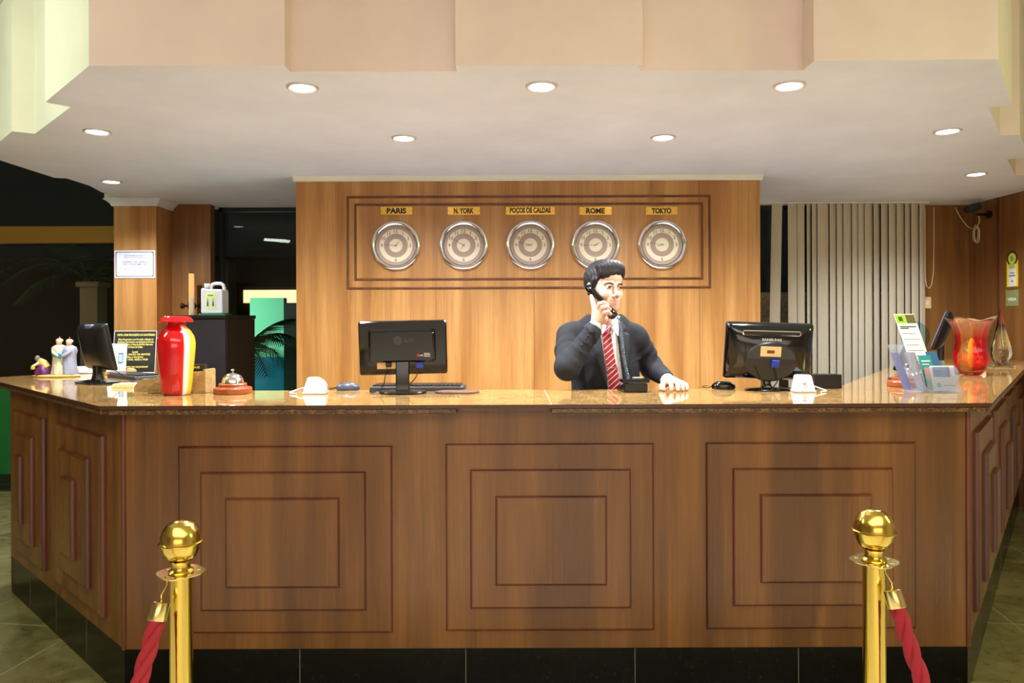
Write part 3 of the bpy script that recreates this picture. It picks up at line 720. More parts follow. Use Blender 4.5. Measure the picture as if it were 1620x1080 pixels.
# white wedge shaped counter devices with a cable
def wedge(px0, px1, ytop, ybase, label, slant, logo=False, cab=1):
    a = TOP(px0, ybase); b = TOP(px1, ybase); w_ = b.x-a.x; h = (ybase-ytop)*a.y/F
    o = thing('counter_device', label, 'device', ((a.x+b.x)/2, a.y+.035, ZT+E))
    MB().box(-w_/2, w_/2, -.035, .035, 0, .008).build('base_plate', mat('clear_grey', (206,204,206), .2), o, bevel=.002)
    if slant: prof = [(-w_/2+.002,.0085),(w_/2-.004,.0085),(w_/2-.004,.035),(w_/2-.016,.055),(w_/2-.032,h*.93),(w_/2-.040,h),(-w_/2+.020,h),(-w_/2+.016,h*.97)]
    else: prof = [(-w_/2+.002,.0085),(w_/2-.002,.0085),(w_/2-.010,h*.9),(w_/2-.015,h),(-w_/2+.018,h),(-w_/2+.014,h*.9)]
    mb = MB(); n_ = len(prof); vs = [(x*(1-.0), -.031+.022*(z/h), z) for x, z in prof]+[(x, .030, z) for x, z in prof]
    mb.add(vs, [(i,(i+1)%n_,n_+(i+1)%n_,n_+i) for i in range(n_)]+[tuple(range(n_))[::-1], tuple(range(n_,2*n_))])
    mb.build('body', M['white_plastic'], o, bevel=.003)
    if logo:
        MB().box(-.007,.003,-.0245,-.0190,h*.46,h*.55).build('red_print', mat('red_print', (224,110,90), .5), o)
        MB().box(-.012,.008,-.0285,-.0262,h*.26,h*.36).build('blue_print', mat('pale_blue_print', (190,200,240), .5), o)
    s = -1 if cab < 0 else 1
    cable([(s*w_*.42,.02,.012),(s*(w_*.6),.03,.022),(s*(w_*.9),.02,.014),(s*(w_*1.1),-.01,.004),(s*w_*.75,-.03,.003)], o, m=M['white_plastic'], r=.003)
    return o
wedge(477, 513, 598, 624, 'white wedge shaped counter device with slanted right side near the silver mouse', True, cab=-1)
wedge(1259, 1292, 594, 621, 'white tapered counter device with small print beside the right large monitor', False, True)
p = TOP(1312, 614.5)
tag(MB().box(-.062,.062,-.0,.06,0,.064).build('black_box', M['black_cabinet'], loc=(p.x-.01, p.y-.01, ZT+E), bevel=.002), 'low matt black box behind the white device right of the monitor', 'box')

# desk bells
def bell(p, rz, label):
    o = thing('desk_bell', label, 'bell', (p.x, p.y, ZT+E), rz, group='domed desk bells on turned wood bases')
    MB().lathe([(.078,0),(.080,.003),(.080,.022),(.077,.026),(.060,.027),(.058,.031),(.059,.040),(.055,.044),(.0,.044)], 48).build('base', M['bell_wood'], o, smooth=True, ang=30)
    MB().lathe([(.040,.0445),(.046,.046),(.045,.052),(.042,.064),(.034,.077),(.022,.085),(.008,.089),(.0,.0895)], 48).build('dome', M['chrome'], o, smooth=True, ang=50)
    MB().lathe([(.004,.089),(.004,.096),(.008,.098),(.008,.101),(.003,.105),(.0,.106)], 20).build('plunger', M['steel'], o, smooth=True, ang=40)
    return o
bell(TOP(368, 622), 0, 'chrome desk bell on a wood base right of the red vase')
bell(TOP(1433, 611), 0, 'chrome desk bell on a wood base half hidden behind the leaflet stand')

# red vase
def vase_mat():
    m = mat('enamelled_glass', (200,10,20), .07); t = NT(m); t.b.inputs['Coat Weight'].default_value = .5
    tc = t.n('ShaderNodeTexCoord'); sp_ = t.n('ShaderNodeSeparateXYZ'); t.l(tc.outputs['Object'], sp_.inputs[0])
    at_ = t.n('ShaderNodeMath', operation='ARCTAN2'); t.l(sp_.outputs[0], at_.inputs[0])
    ng = t.n('ShaderNodeMath', operation='MULTIPLY'); ng.inputs[1].default_value = -1; t.l(sp_.outputs[1], ng.inputs[0]); t.l(ng.outputs[0], at_.inputs[1])
    mr = t.n('ShaderNodeMapRange'); mr.inputs[1].default_value = -PI; mr.inputs[2].default_value = PI; t.l(at_.outputs[0], mr.inputs[0])
    red, wh, ye = lin((188,6,16)), lin((240,226,190)), lin((224,166,40))
    c = t.ramp(mr.outputs[0], [(0, ye), (.08, red), (.628, red), (.640, wh), (.672, wh), (.70, ye), (1, ye)])
    c2 = t.mix(t.ramp(sp_.outputs[2], [(.285, g(0)), (.30, g(1))]), c, red); t.l(c2, t.b.inputs['Base Color'])
    return m
p = TOP(279, 624)
va = thing('vase', 'tall red glass vase with white and yellow stripe and flared rim', 'vase', (p.x, p.y, ZT+E))
prof = [(.050,0),(.056,.004),(.060,.02),(.066,.08),(.072,.15),(.076,.20),(.0765,.225),(.071,.25),(.056,.275),(.043,.287),(.0365,.297),(.0355,.309),(.046,.313),(.068,.310),(.0695,.313),(.056,.331),(.046,.336),(.040,.335),(.034,.318),(.032,.295),(.040,.28),(.066,.24),(.070,.2),(.05,.02),(.0005,.01)]
MB().lathe(prof, 64).build('body', vase_mat(), va, smooth=True, ang=60)

# stone desk organizer
p0 = TOP(207, 620); p1 = TOP(343, 624)
og = thing('desk_organizer', 'speckled tan stone desk organizer with wavy sides behind the red vase', 'organizer', (-1.505, 3.222, ZT+E), R(-2))
wave = [(-.20,0),(.17,0),(.17,.100),(.085,.100),(.06,.092),(.03,.070),(.0,.066),(-.04,.082),(-.07,.080),(-.10,.060),(-.13,.056),(-.155,.055),(-.18,.045),(-.20,.02)]
low = [(-.085,0),(.16,0),(.16,.095),(.05,.09),(.0,.05),(-.03,.050),(-.055,.046),(-.08,.03)]
og.scale = (1, .85, 1)
MB().prism(wave, .05, .062, axis='y').build('back_panel', M['organizer'], og, bevel=.0015)
MB().prism(low, -.062, -.050, axis='y').build('front_panel', M['organizer'], og, bevel=.0015)
MB().box(.1605,.1725,-.062,.0495,.0,.104).build('end_panel', M['organizer'], og, bevel=.0015)
MB().box(-.08,.16,-.0495,.0495,.0,.010).build('bottom_panel', M['organizer'], og)
bk = thing('book', 'dark book with yellow lettering standing in the stone organizer', 'book', (og.location.x+.085, 3.235, ZT+.0115), R(-2))
MB().box(-.06,.065,-.03,-.001,0,.112).build('cover', M['black_cabinet'], bk, bevel=.001)
text('RITUAIS', bk, M['yellow_paint'], at(.01,-.0302,.100), .010, .07, bold=.02)
p = TOP(200, 611)
pp = MB()
for i in range(6): pp.box(-.06+.002*i,.05-.001*i,-.04,.04,i*.003,i*.003+.0026)
tag(pp.build('paper_stack', mat('pale_yellow_paper', (232,232,170), .7), loc=(TOP(203,613).x-.02, TOP(203,613).y+.03, ZT+E)), 'small stack of yellowish paper slips left of the stone organizer', 'paper')

# black notice, white card and its holder
p = TOP(211, 589.5)
sg = thing('notice_board', 'black tilted notice sign with yellow lettering at the left of the desk', 'sign', (p.x-.0, p.y, ZT+E), rot=(R(-8), 0, R(6)))
MB().box(-.127,.127,0,.006,0,.262).build('board', mat('notice_black', (26,24,14), .4), sg)
for a_ in ((-.127,-.1245,0,.262),(.1245,.127,0,.262),(-.127,.127,.2595,.262),(-.127,.127,0,.0025)):
    MB().box(a_[0],a_[1],-.0006,-.0001,a_[2],a_[3]).build('white_border', M['paper'], sg)
for body, z, h, w_ in (('VISITA COM PROCISSÃO DO SANTÍSSIMO', .238, .016, .226), ('Missa Preparatória com Procissão e Bênção do\nSantíssimo Sacramento, aos domingos às 8 horas\nna Igreja Matriz, à Praça da SACRA, Padroeira\nde Poços de Caldas.', .183, .062, .216), ('Local:\nHOTEL SALÃO DA MATRIZ\nDias e Horários:\nSEG. 14:30, 18:30 e 19:30', .105, .062, .18), ('Contamos com sua presença!', .036, .016, .16)):
    text(body, sg, M['yellow_paint'], at(0.004, -.0008, z), h, w_, bold=.02)
p = TOP(188, 592.5)
cd = thing('display_card', 'small white card printed with a mobile phone leaning before the black notice', 'card', (p.x+.012, p.y-.055, ZT+.024), rot=(R(-10), 0, R(8)))
MB().box(-.053,.053,0,.0015,0,.165).build('card', M['paper'], cd)
MB().box(.008,.036,-.0008,-.0001,.045,.110).build('phone_picture', mat('phone_print', (90,104,124), .4), cd, bevel=.0002)
MB().box(.012,.032,-.0014,-.0009,.055,.100).build('phone_screen', mat('phone_screen_print', (150,186,190), .3), cd)
text('app\nCelular', cd, mat('blue_print', (110,160,210), .5), at(-.022,-.0006,.045), .022, .04)
text('Aplicativo', cd, M['grey_ink'], at(-.004,-.0006,.135), .008, .07)
tr = thing('card_stand', 'curved light wood stand on the worktop below the white card', 'stand', (TOP(200,591).x-.01, TOP(200,591).y-.075, ZT+E), R(8))
MB().prism([(-.07,0),(.09,0),(.10,.02),(.085,.035),(.06,.038),(.04,.028),(.02,.024),(-.06,.022)], -.03,.02, axis='y').build('block', mat('light_wood', (206,160,104), .45), tr, bevel=.003)

# three kings figurine
p = TOP(88, 596)
kg = thing('figurine', 'painted figurine of two standing robed kings and one kneeling on one base', 'figurine', (p.x, p.y, ZT+E), R(0))
cream = mat('painted_cream', (196,190,160), .5); blue_r = mat('painted_grey_blue', (150,152,170), .5); teal = mat('painted_blue_sash', (40,130,170), .5); purple = mat('painted_purple', (92,34,84), .4); gold = mat('painted_gold', (206,150,60), .35); skin_p = mat('painted_skin', (190,146,110), .5); basem = mat('painted_tan_base', (206,168,96), .5)
bs = MB(); loft(bs, [[(.13*s*math.cos(2*PI*i/30)*(1+.08*math.sin(3*2*PI*i/30)), .05*s*math.sin(2*PI*i/30), z) for i in range(30)] for s, z in ((1,0),(1.05,.006),(.9,.014))]); bs.build('base', basem, kg, smooth=True)
def robe(cx, cy, h, m, name, sash, mir):
    def rf(a, z): return 1+.10*math.sin(7*a+z*40)*(1-z/h*.6)+.05*math.sin(13*a)
    MB().lathe([(.040,0),(.042,.01),(.034,h*.3),(.033,h*.55),(.040,h*.68),(.034,h*.78),(.016,h*.83),(.0,h*.835)], 36, c=(cx,cy,.0145), rfun=rf).build(name, m, kg, smooth=True, ang=70)
    MB().ell((cx,cy-.004,.0145+h*.885),(.015,.016,.019),16,12).build('head', skin_p, kg, smooth=True)
    MB().lathe([(.017,0),(.019,.006),(.018,.012),(.012,.018),(.0,.022)], 18, c=(cx,cy,.0145+h*.91)).build('turban', cream, kg, smooth=True)
    MB().ell((cx,cy,.0145+h*.91+.026),(.004,.004,.006),8,6).build('turban_jewel', mat('red_jewel', (190,60,50), .3), kg)
    q = h*.70
    MB().tube([(cx-.03*mir,cy-.005,q+.02),(cx-.01*mir,cy-.038,q-.005),(cx+.015*mir,cy-.042,q-.02),(cx+.012*mir,cy-.046,q-.025)],[.012,.011,.009,.006],10).build('arm', m, kg, smooth=True)
    if sash: MB().prism([(cx-.02,h*.60),(cx+.03,h*.52),(cx+.032,h*.64),(cx-.012,h*.74)], cy-.041, cy-.030, axis='y').build('sash', teal, kg, bevel=.003)
robe(.022, .0, .205, cream, 'robe', True, 1); robe(.075, .008, .20, blue_r, 'robe', False, -1)
MB().lathe([(.042,0),(.044,.015),(.036,.035),(.026,.055),(.02,.07),(.0,.073)], 28, c=(-.068,0,.0145), rfun=lambda a,z: 1+.12*math.sin(5*a+z*50)).build('kneeling_robe', purple, kg, smooth=True, ang=70)
MB().tube([(-.055,0,.05),(-.075,-.004,.082),(-.092,-.006,.098)],[.026,.024,.014],12).build('kneeling_cloak', gold, kg, smooth=True)
MB().ell((-.100,-.008,.106),(.014,.015,.017),14,10).build('head', mat('grey_hair_paint', (110,100,104), .5), kg, smooth=True)
MB().tube([(-.080,-.016,.085),(-.098,-.030,.07),(-.108,-.034,.062)],[.009,.008,.006],8).build('arm', cream, kg, smooth=True)
MB().lathe([(.010,0),(.012,.01),(.008,.02),(.003,.026),(0,.028)], 14, c=(-.108,-.036,.045)).build('gift', gold, kg, smooth=True)
p = TOP(133, 590)
tag(MB().prism([(x, y) for x, y in rrect(.14,.09,.02)], 0, .04).build('white_box', M['white_plastic'], loc=(p.x, p.y, ZT+E), bevel=.006), 'low white box between the figurine and the slim left monitor', 'box')

# ------------------------------------------------------------------ cabinet, can, door leaf, pillar notice
cb = thing('cabinet', 'tall black cabinet standing behind the red vase', 'cabinet', (-1.965, 5.0, 0), R(-8))
MB().box(-.40,0,0.004,.40,0,1.462).build('body', M['black_cabinet'], cb, bevel=.002)
MB().box(-.398,-.002,-.016,.003,.02,1.455).build('door', mat('dark_cabinet_door', (40,34,38), .4), cb, bevel=.002)
MB().box(-.405,.006,-.02,.406,1.4625,1.487).build('top_board', M['black_cabinet'], cb, bevel=.002)
MB().box(-.03,-.018,-.03,-.0165,.75,.95).build('handle', M['steel'], cb, bevel=.003)
p = Vector((-2.012+.0, 5.05, 1.487))
trn = thing('tray', 'green tray on top of the black cabinet below the plastic can', 'tray', (-2.10, 5.14, 1.4876), R(-4))
MB().prism(rrect(.19,.13,.02), 0, .010).build('tray_base', mat('green_plastic', (30,120,70), .4), trn)
can_m = mat('translucent_plastic', (206,208,214), .4); can_m.node_tree.nodes['Principled BSDF'].inputs['Subsurface Weight'].default_value = .3
can = thing('plastic_can', 'translucent white plastic jerry can with yellow label on the black cabinet', 'can', (-2.10, 5.14, 1.4982), R(-4)); can.scale = (.86, .95, 1.02)
body = [(-.088,0),(.088,0),(.090,.01),(.090,.15),(.086,.185),(.078,.205),(.060,.216),(.0,.216),(-.012,.208),(-.02,.19),(-.04,.186),(-.088,.176),(-.090,.16),(-.090,.01)]
# body with handle opening: lower block and a loop above
MB().prism([(-.088,0),(.088,0),(.090,.01),(.090,.150),(.086,.166),(-.040,.168),(-.086,.178),(-.090,.165),(-.090,.01)], -.055,.055, axis='y').build('body', can_m, can, bevel=.014, seg=3)
MB().tube([(-.028,0,.160),(-.030,0,.185),(-.018,0,.203),(.010,0,.209),(.055,0,.207),(.074,0,.196),(.080,0,.175),(.079,0,.155)], [.012,.012,.012,.012,.012,.013,.014,.015], 12).build('handle', can_m, can, smooth=True)
MB().cyl((-.062,0,.178),(-.062,0,.190),.022,n=20).build('neck', can_m, can, smooth=True)
MB().cyl((-.062,0,.190),(-.062,0,.208),.025,n=20).build('cap', M['white_plastic'], can, smooth=True)
MB().box(-.044,.030,-.0566,-.0556,.035,.140).build('label_sheet', mat('yellow_label', (226,222,110), .5), can)
MB().box(-.036,.022,-.0574,-.0567,.048,.112).build('label_picture', mat('green_label_print', (196,206,180), .5), can)
for sx in (-.030,.016): MB().prism([(sx-.007,.05),(sx+.007,.05),(sx+.006,.075),(sx+.002,.09),(sx+.002,.104),(sx-.002,.104),(sx-.002,.09),(sx-.006,.075)], -.058,-.0575, axis='y').build('bottle_print', mat('green_ink', (30,70,40), .5), can)
MB().box(-.028,.014,-.0574,-.0567,.120,.130).build('label_heading', mat('green_ink_2', (90,150,70), .5), can)
dl = thing('door_leaf', 'narrow wooden half door standing open edge on with round knobs', 'door', (-2.445, 5.55, .01), math.atan2(.439, -1)-PI/2+PI)
dv = Vector((-.402, .916, 0))
dl.rotation_euler = (0, 0, math.atan2(dv.y, dv.x))
MB().box(0,.42,-.02,.02,0,1.80).build('panel', mat('light_door_edge', (216,158,92), .4), dl, bevel=.003)
MB().box(-.003,.001,-.011,.011,1.49,1.62).build('latch_plate', M['steel'], dl)
for s in (-1, 1):
    Tk = Matrix.Translation((.06, s*.02, 1.555)) @ Matrix.Rotation(-s*PI/2, 4, 'X')
    MB().lathe([(.026,0),(.026,.006),(.010,.010),(.010,.026),(.018,.032),(.024,.044),(.022,.056),(.012,.062),(.0,.063)], 24, T=Tk).build('knob', mat('dark_bronze_knob', (52,34,30), .25, .7), dl, smooth=True)
a = PX(182, 440, 5.77); b = PX(246.5, 396, 5.77)
pq = thing('wall_notice', 'white framed consumer code notice on the wood pillar', 'notice', ((a.x+b.x)/2, 5.7685, (a.z+b.z)/2))
w_, h = b.x-a.x, b.z-a.z
MB().box(-w_/2,w_/2,-.006,0,-h/2,h/2).build('plate', mat('notice_white', (226,226,238), .4), pq, bevel=.002)
fo = rrect(w_-.022,h-.022,.006); fi = rrect(w_-.036,h-.034,.012); n_ = len(fo)
MB().add([(x,-.0068,z) for x,z in fo]+[(x,-.0068,z) for x,z in fi],[(i,(i+1)%n_,n_+(i+1)%n_,n_+i) for i in range(n_)]).build('border', M['grey_ink'], pq)
for body, z, hh, ww in (('ESTE ESTABELECIMENTO\nPOSSUI UM EXEMPLAR DO', .062, .026, .17), ('CÓDIGO DE DEFESA\nDO CONSUMIDOR', .010, .036, .20), ('LEI Nº 8.078, DE 11 DE SETEMBRO DE 1990\nDISPONÍVEL PARA CONSULTA', -.040, .022, .24), ('Procon MG', -.078, .012, .06)):
    text(body, pq, M['grey_ink'], at(0.0 if z > -.07 else .09, -.0066, z), hh, ww, bold=.015 if hh > .03 else 0)

# ------------------------------------------------------------------ right wall: stickers, camera, switch
def wallR(x, y): 
    Y = XR*F/(x-810); return Y, CZ+(HY-(y+ROLL*(x-810)))*Y/F
WR = Matrix.Rotation(-PI/2, 4, 'Z') @ FACE    # text facing -X
y0, z0 = wallR(1592.5, 454); y1, z1 = wallR(1610.5, 402)
yc = (y0+y1)/2; W2 = abs(y0-y1)
st = thing('sticker', 'tall yellow and white payment card sticker with round badge on the right wall', 'sticker', (XR+.0025, yc, z0))
H = .255
MB().box(-.0012,0,-W2/2,W2/2,0,H*.80).build('yellow_sheet', mat('sticker_yellow', (236,224,30), .4), st)
MB().box(-.0020,-.0013,-W2*.33,W2*.33,.004,H*.74).build('white_field', M['paper'], st)
Tb = Matrix.Translation((-.0013,0,H*.86)) @ Matrix.Rotation(-PI/2,4,'Y')
MB().lathe([(W2*.46,0),(W2*.46,.001)], 32, T=Tb).build('badge', mat('badge_navy', (30,36,50), .4), st)
MB().lathe([(W2*.34,.0012),(W2*.34,.0018)], 32, T=Tb).build('badge_centre', mat('badge_yellow', (226,214,60), .4), st)
MB().box(-.0040,-.0033,-W2*.12,W2*.12,H*.79,H*.93).build('badge_mark', mat('badge_green', (90,170,140), .4), st)
MB().box(-.0030,-.0022,-W2*.27,W2*.27,H*.55,H*.70).build('card_mark', mat('card_mark_green', (190,196,90), .4), st)
WRm = lambda x, y, z: Matrix.Translation((x, y, z)) @ WR
text('VISA', st, mat('visa_blue', (40,50,150), .5), WRm(-.0022,0,H*.42), H*.05, W2*.42, bold=.03)
MB().box(-.0030,-.0022,-W2*.27,W2*.27,H*.32,H*.35).build('blue_bar', mat('bar_blue', (40,50,150), .5), st)
MB().lathe([(H*.035,0),(H*.035,.0006)], 20, T=Matrix.Translation((-.0022,0,H*.17)) @ Matrix.Rotation(-PI/2,4,'Y')).build('round_mark', mat('mark_grey', (110,110,150), .5), st)
y0, z0 = wallR(1591, 484); y1, z1 = wallR(1611, 458)
s2 = thing('sticker', 'square grey green card sticker with white lettering below the yellow one', 'sticker', (XR+.0025, (y0+y1)/2, z0))
W3 = abs(y0-y1); H3 = z1-z0
MB().box(-.0012,0,-W3/2,W3/2,0,H3).build('sheet', mat('sticker_green', (140,150,96), .4), s2)
text('VISA', s2, M['paper'], WRm(-.0013,0,H3*.42), H3*.20, W3*.7, bold=.03)

q = PX(1567, 339, 5.98); q.x = XR
sc = thing('security_camera', 'black bullet security camera on a wall bracket under the ceiling corner', 'camera', (XR-.0005, 5.93, 2.295))
MB().cyl((0,0,0),(-.012,0,0),.034,n=24).build('mount_plate', M['black_plastic'], sc, smooth=True)
MB().tube([(-.012,0,0),(-.06,0,.0),(-.115,-.01,.0),(-.125,-.012,.02),(-.125,-.012,.045)],[.011,.010,.010,.010,.010],12).build('bracket_arm', M['black_plastic'], sc, smooth=True)
ax = Vector((-.90,-.28,-.24)).normalized(); c_ = Vector((-.135,-.01,.055))
MB().tube([c_-ax*.05, c_-ax*.048, c_+ax*.075, c_+ax*.08],[.024,.032,.034,.031],24).build('camera_body', M['dark_grey'], sc, smooth=True)
MB().tube([c_+ax*.0802, c_+ax*.0805],[.027,.027],24).build('lens', M['black_gloss'], sc)
wc = mat('white_wire', (220,196,160), .6)
WX = lambda x, y, d=.02: PX(x, y, (XR-d)*F/(x-810))
pts = [PX(1512,328,6.19), PX(1519,342,6.19), PX(1527,353,6.18), WX(1534,360), WX(1541,361), WX(1544,356,.03), WX(1548,366), WX(1546,380), WX(1541,380), WX(1540,366,.03), WX(1545,358,.04), WX(1550,364), WX(1549,381), WX(1544,382,.03), WX(1542,366,.04), WX(1547,357,.05), WX(1550,350,.07), WX(1549,342,.11)]
wire = thing('wire', 'coiled white wire hanging on the wood wall below the camera', 'wire', pts[0])
cable([p_-pts[0] for p_ in pts], wire, name='coil', r=.004, m=wc)
a = PX(1461, 488, 6.195); sw = thing('wall_switch', 'small cream switch plate on the wood wall right of the blind', 'switch', (3.52, 6.199, a.z))
MB().box(-.018,.05,-.012,0,0,.10).build('plate', mat('cream_plastic', (236,206,150), .4), sw, bevel=.003)
MB().box(.0,.03,-.017,-.0121,.03,.07).build('rocker', M['white_plastic'], sw, bevel=.002)

# ------------------------------------------------------------------ right end of the desk
clear = pane_glass('acrylic', (.90,.93,1,1), 1.5)
_t = clear.node_tree; _m2 = _t.nodes.new('ShaderNodeMixShader'); _d = _t.nodes.new('ShaderNodeBsdfDiffuse'); _d.inputs[0].default_value = (.85,.88,.95,1); _m2.inputs[0].default_value = .14
_mx = [n for n in _t.nodes if n.type == 'MIX_SHADER' and n is not _m2 and n.name != _m2.name][0]; _t.links.new(_mx.outputs[0], _m2.inputs[1]); _t.links.new(_d.outputs[0], _m2.inputs[2]); _t.links.new(_m2.outputs[0], [n for n in _t.nodes if n.type == 'OUTPUT_MATERIAL'][0].inputs[0])
p = TOP(1474, 619)
lf = thing('leaflet_stand', 'clear acrylic leaflet stand near the right front corner of the desk', 'leaflet stand', (p.x, p.y, ZT+E), R(4))
MB().box(-.100,.105,-.055,.055,0,.004).build('foot', clear, lf)
def lean(x0, x1, y, z0, z1, th, k, name, m, parent, shx=0):
    mb = MB(); vs = [(x0,y,z0),(x1,y,z0),(x1,y+th,z0),(x0,y+th,z0)]; h_ = z1-z0
    vs += [(x+shx*h_, yy+k*h_, z1) for x, yy, _ in vs]
    return mb.add(vs, [(0,3,2,1),(4,5,6,7),(0,1,5,4),(1,2,6,5),(2,3,7,6),(3,0,4,7)]).build(name, m, parent)
lean(-.102,.015,.036,.0045,.20,.003,.18,'tall_pocket',clear,lf,-.28)
lean(-.098,-.060,.043,.0045,.165,.002,.18,'blue_backing',mat('violet_blue_sheet',(84,84,190),.4),lf,-.28)
lean(-.045,.100,-.046,.0045,.105,.003,.12,'front_pocket',clear,lf,-.1)
lean(.03,.10,.02,.0045,.13,.003,.15,'middle_pocket',clear,lf,-.15)
lean(-.062,-.052,-.050,.0045,.17,.06,.1,'divider',clear,lf,-.28)
def leaflet(label, x0, x1, y, z0, z1, k, shx, m, deco, group=None):
    o = thing('leaflet', label, 'leaflet', lf.location, R(4), group)
    lean(x0,x1,y,z0,z1,.0012,k,'sheet',m,o,shx)
    for (u0,u1,v0,v1,mm,nm) in deco:
        h_ = z1-z0; a0 = x0+(x1-x0)*u0; a1 = x0+(x1-x0)*u1; za = z0+h_*v0; zb = z0+h_*v1
        vs = [(a0+shx*(za-z0),y+k*(za-z0)-.0006,za),(a1+shx*(za-z0),y+k*(za-z0)-.0006,za),(a1+shx*(zb-z0),y+k*(zb-z0)-.0006,zb),(a0+shx*(zb-z0),y+k*(zb-z0)-.0006,zb)]
        mb = MB(); mb.add(vs+[(v_[0],v_[1]+.0005,v_[2]) for v_ in vs], [(0,1,2,3),(7,6,5,4),(0,4,5,1),(1,5,6,2),(2,6,7,3),(3,7,4,0)]).build(nm, mm, o)
    return o
lines = [(.1,.9,.80,.815,M['ink'],'printed_line'),(.1,.5,.775,.79,M['ink'],'printed_line')]+[(.1,.88 if i % 2 else .75,.70-i*.085,.706-i*.085,M['grey_ink'],'printed_line') for i in range(7)]
lines += [(.02,.50,.86,.99,mat('lime_print',(150,200,30),.5),'photo_print'),(.15,.36,.89,.96,mat('olive_print',(70,84,50),.5),'photo_print'),(.52,.98,.86,.99,mat('dark_olive_print',(96,84,40),.5),'photo_print'),(.2,.7,.22,.235,mat('red_line',(200,80,70),.5),'printed_line'),(.3,.8,.18,.19,mat('red_line_2',(200,80,70),.5),'printed_line')]
leaflet('tall white leaflet with green pictures on top in the acrylic stand', -.057,.036,.020,.045,.335,.18,-.24,M['paper'],lines)
leaflet('teal leaflet behind the front pocket of the acrylic stand', -.028,.028,-.004,.02,.155,.12,-.2,mat('teal_leaflet',(40,150,160),.4),[(.15,.85,.80,.84,M['paper'],'printed_line'),(.15,.7,.70,.73,M['paper'],'printed_line')])
leaflet('dark blue leaflet in the back pocket on the right of the acrylic stand', .036,.085,.012,.006,.17,.15,-.25,mat('blue_leaflet',(50,96,140),.4),[])
leaflet('red and white leaflet behind the white postcard in the stand', -.035,.05,-.032,.006,.105,.12,-.16,mat('red_leaflet',(214,140,120),.4),[(0,.3,.0,.5,mat('green_stripe',(60,160,120),.5),'stripe')])
leaflet('white postcard with a blue and orange picture in the front pocket', -.020,.088,-.041,.006,.112,.12,-.1,M['paper'],[(.10,.80,.55,.95,mat('blue_picture',(60,130,210),.4),'picture'),(.14,.55,.72,.90,mat('yellow_picture_mark',(230,190,50),.4),'picture'),(.66,.80,.58,.95,mat('orange_picture_mark',(220,130,90),.4),'picture'),(.45,.95,.2,.22,M['grey_ink'],'printed_line'),(.19,.34,.15,.30,mat('teal_ring',(50,170,150),.4),'round_mark'),(.23,.30,.19,.26,M['paper'],'round_mark_hole')])
p = TOP(1462, 601)
tag(MB().lathe([(.0005,-.003),(.07,-.003),(.072,0),(.07,.003),(.0005,.003)], 40, T=Matrix.Rotation(PI/2-.2,4,'X')).build('round_ornament', pane_glass('blue_green_glass', (.65,.80,.85,1)), loc=(1.945, 3.51, ZT+.235), smooth=True), 'round blue green glass plaque standing behind the tall leaflet', 'ornament')
oo = bpy.data.objects['round_ornament']; MB().box(-.04,.04,-.03,.03,-.2375,-.228).build('foot', M['black_plastic'], oo); MB().box(-.004,.004,-.004,.004,-.228,-.068).build('stem', M['black_plastic'], oo)

# card terminal
p = TOP(1508, 586)
ct = thing('card_terminal', 'grey card terminal with keypad and paper slot behind the glass vase', 'card terminal', (p.x+.10, p.y, ZT+E), R(-10))
mb = MB(); mb.prism([(-.08,0),(.08,0),(.08,.10),(.06,.115),(.0,.055),(-.08,.03)], -.06,.06, axis='x'); mb.build('body', mat('warm_grey_plastic', (206,200,180), .4), ct, bevel=.004)
MB().box(-.04,.04,.025,.055,.098,.116).build('paper_slot', M['ink'], ct)
kb = MB()
for i in range(4):
    for j in range(3): kb.box(-.02+j*.02,-.006+j*.02,-.07+i*.017,-.058+i*.017,.042+i*.005,.050+i*.005)
kb.build('keypad', mat('grey_green_keys', (120,150,130), .5), ct)
MB().box(-.05,-.028,-.07,-.045,.036,.046).build('yellow_key', mat('yellow_key', (226,226,40), .5), ct)
p = TOP(1500, 590)
cable_o = thing('cable_bundle', 'black cable lying on the worktop before the card terminal', 'cable', (p.x, p.y, ZT+.004))
cable([(-.08,-.02,0),(-.03,.0,0),(.04,-.02,0),(.09,.01,0),(.13,-.01,0)], cable_o, name='strand', r=.003)

# red and amber glass vase
def gl_vase():
    m = mat('red_amber_glass', (220,30,30), .02); t = NT(m); b = t.b
    tc = t.n('ShaderNodeTexCoord'); sp_ = t.n('ShaderNodeSeparateXYZ'); t.l(tc.outputs['Object'], sp_.inputs[0])
    at_ = t.n('ShaderNodeMath', operation='ARCTAN2'); t.l(sp_.outputs[0], at_.inputs[0]); t.l(sp_.outputs[1], at_.inputs[1])
    mu = t.n('ShaderNodeMath', operation='MULTIPLY'); mu.inputs[1].default_value = 2; t.l(at_.outputs[0], mu.inputs[0]); ph = t.n('ShaderNodeMath', operation='SUBTRACT'); ph.inputs[1].default_value = 1.99; t.l(mu.outputs[0], ph.inputs[0])
    co = t.n('ShaderNodeMath', operation='COSINE'); t.l(ph.outputs[0], co.inputs[0])
    c = t.ramp(co.outputs[0], [(0, (.95,.03,.05,1)), (.42, (.95,.06,.05,1)), (.70, (1,.66,.12,1)), (1, (1,.80,.22,1))])
    cz = t.ramp(sp_.outputs[2], [(.21, g(0)), (.31, g(.7))]); c = t.mix(cz, c, (1,.90,.75,1))
    t.l(c, b.inputs['Base Color']); b.inputs['Transmission Weight'].default_value = .93; b.inputs['IOR'].default_value = 1.35
    return m
p = TOP(1537, 593)
gv = thing('vase', 'red and amber glass vase with lobed sides and wavy flared rim', 'vase', (p.x, p.y, ZT+E))
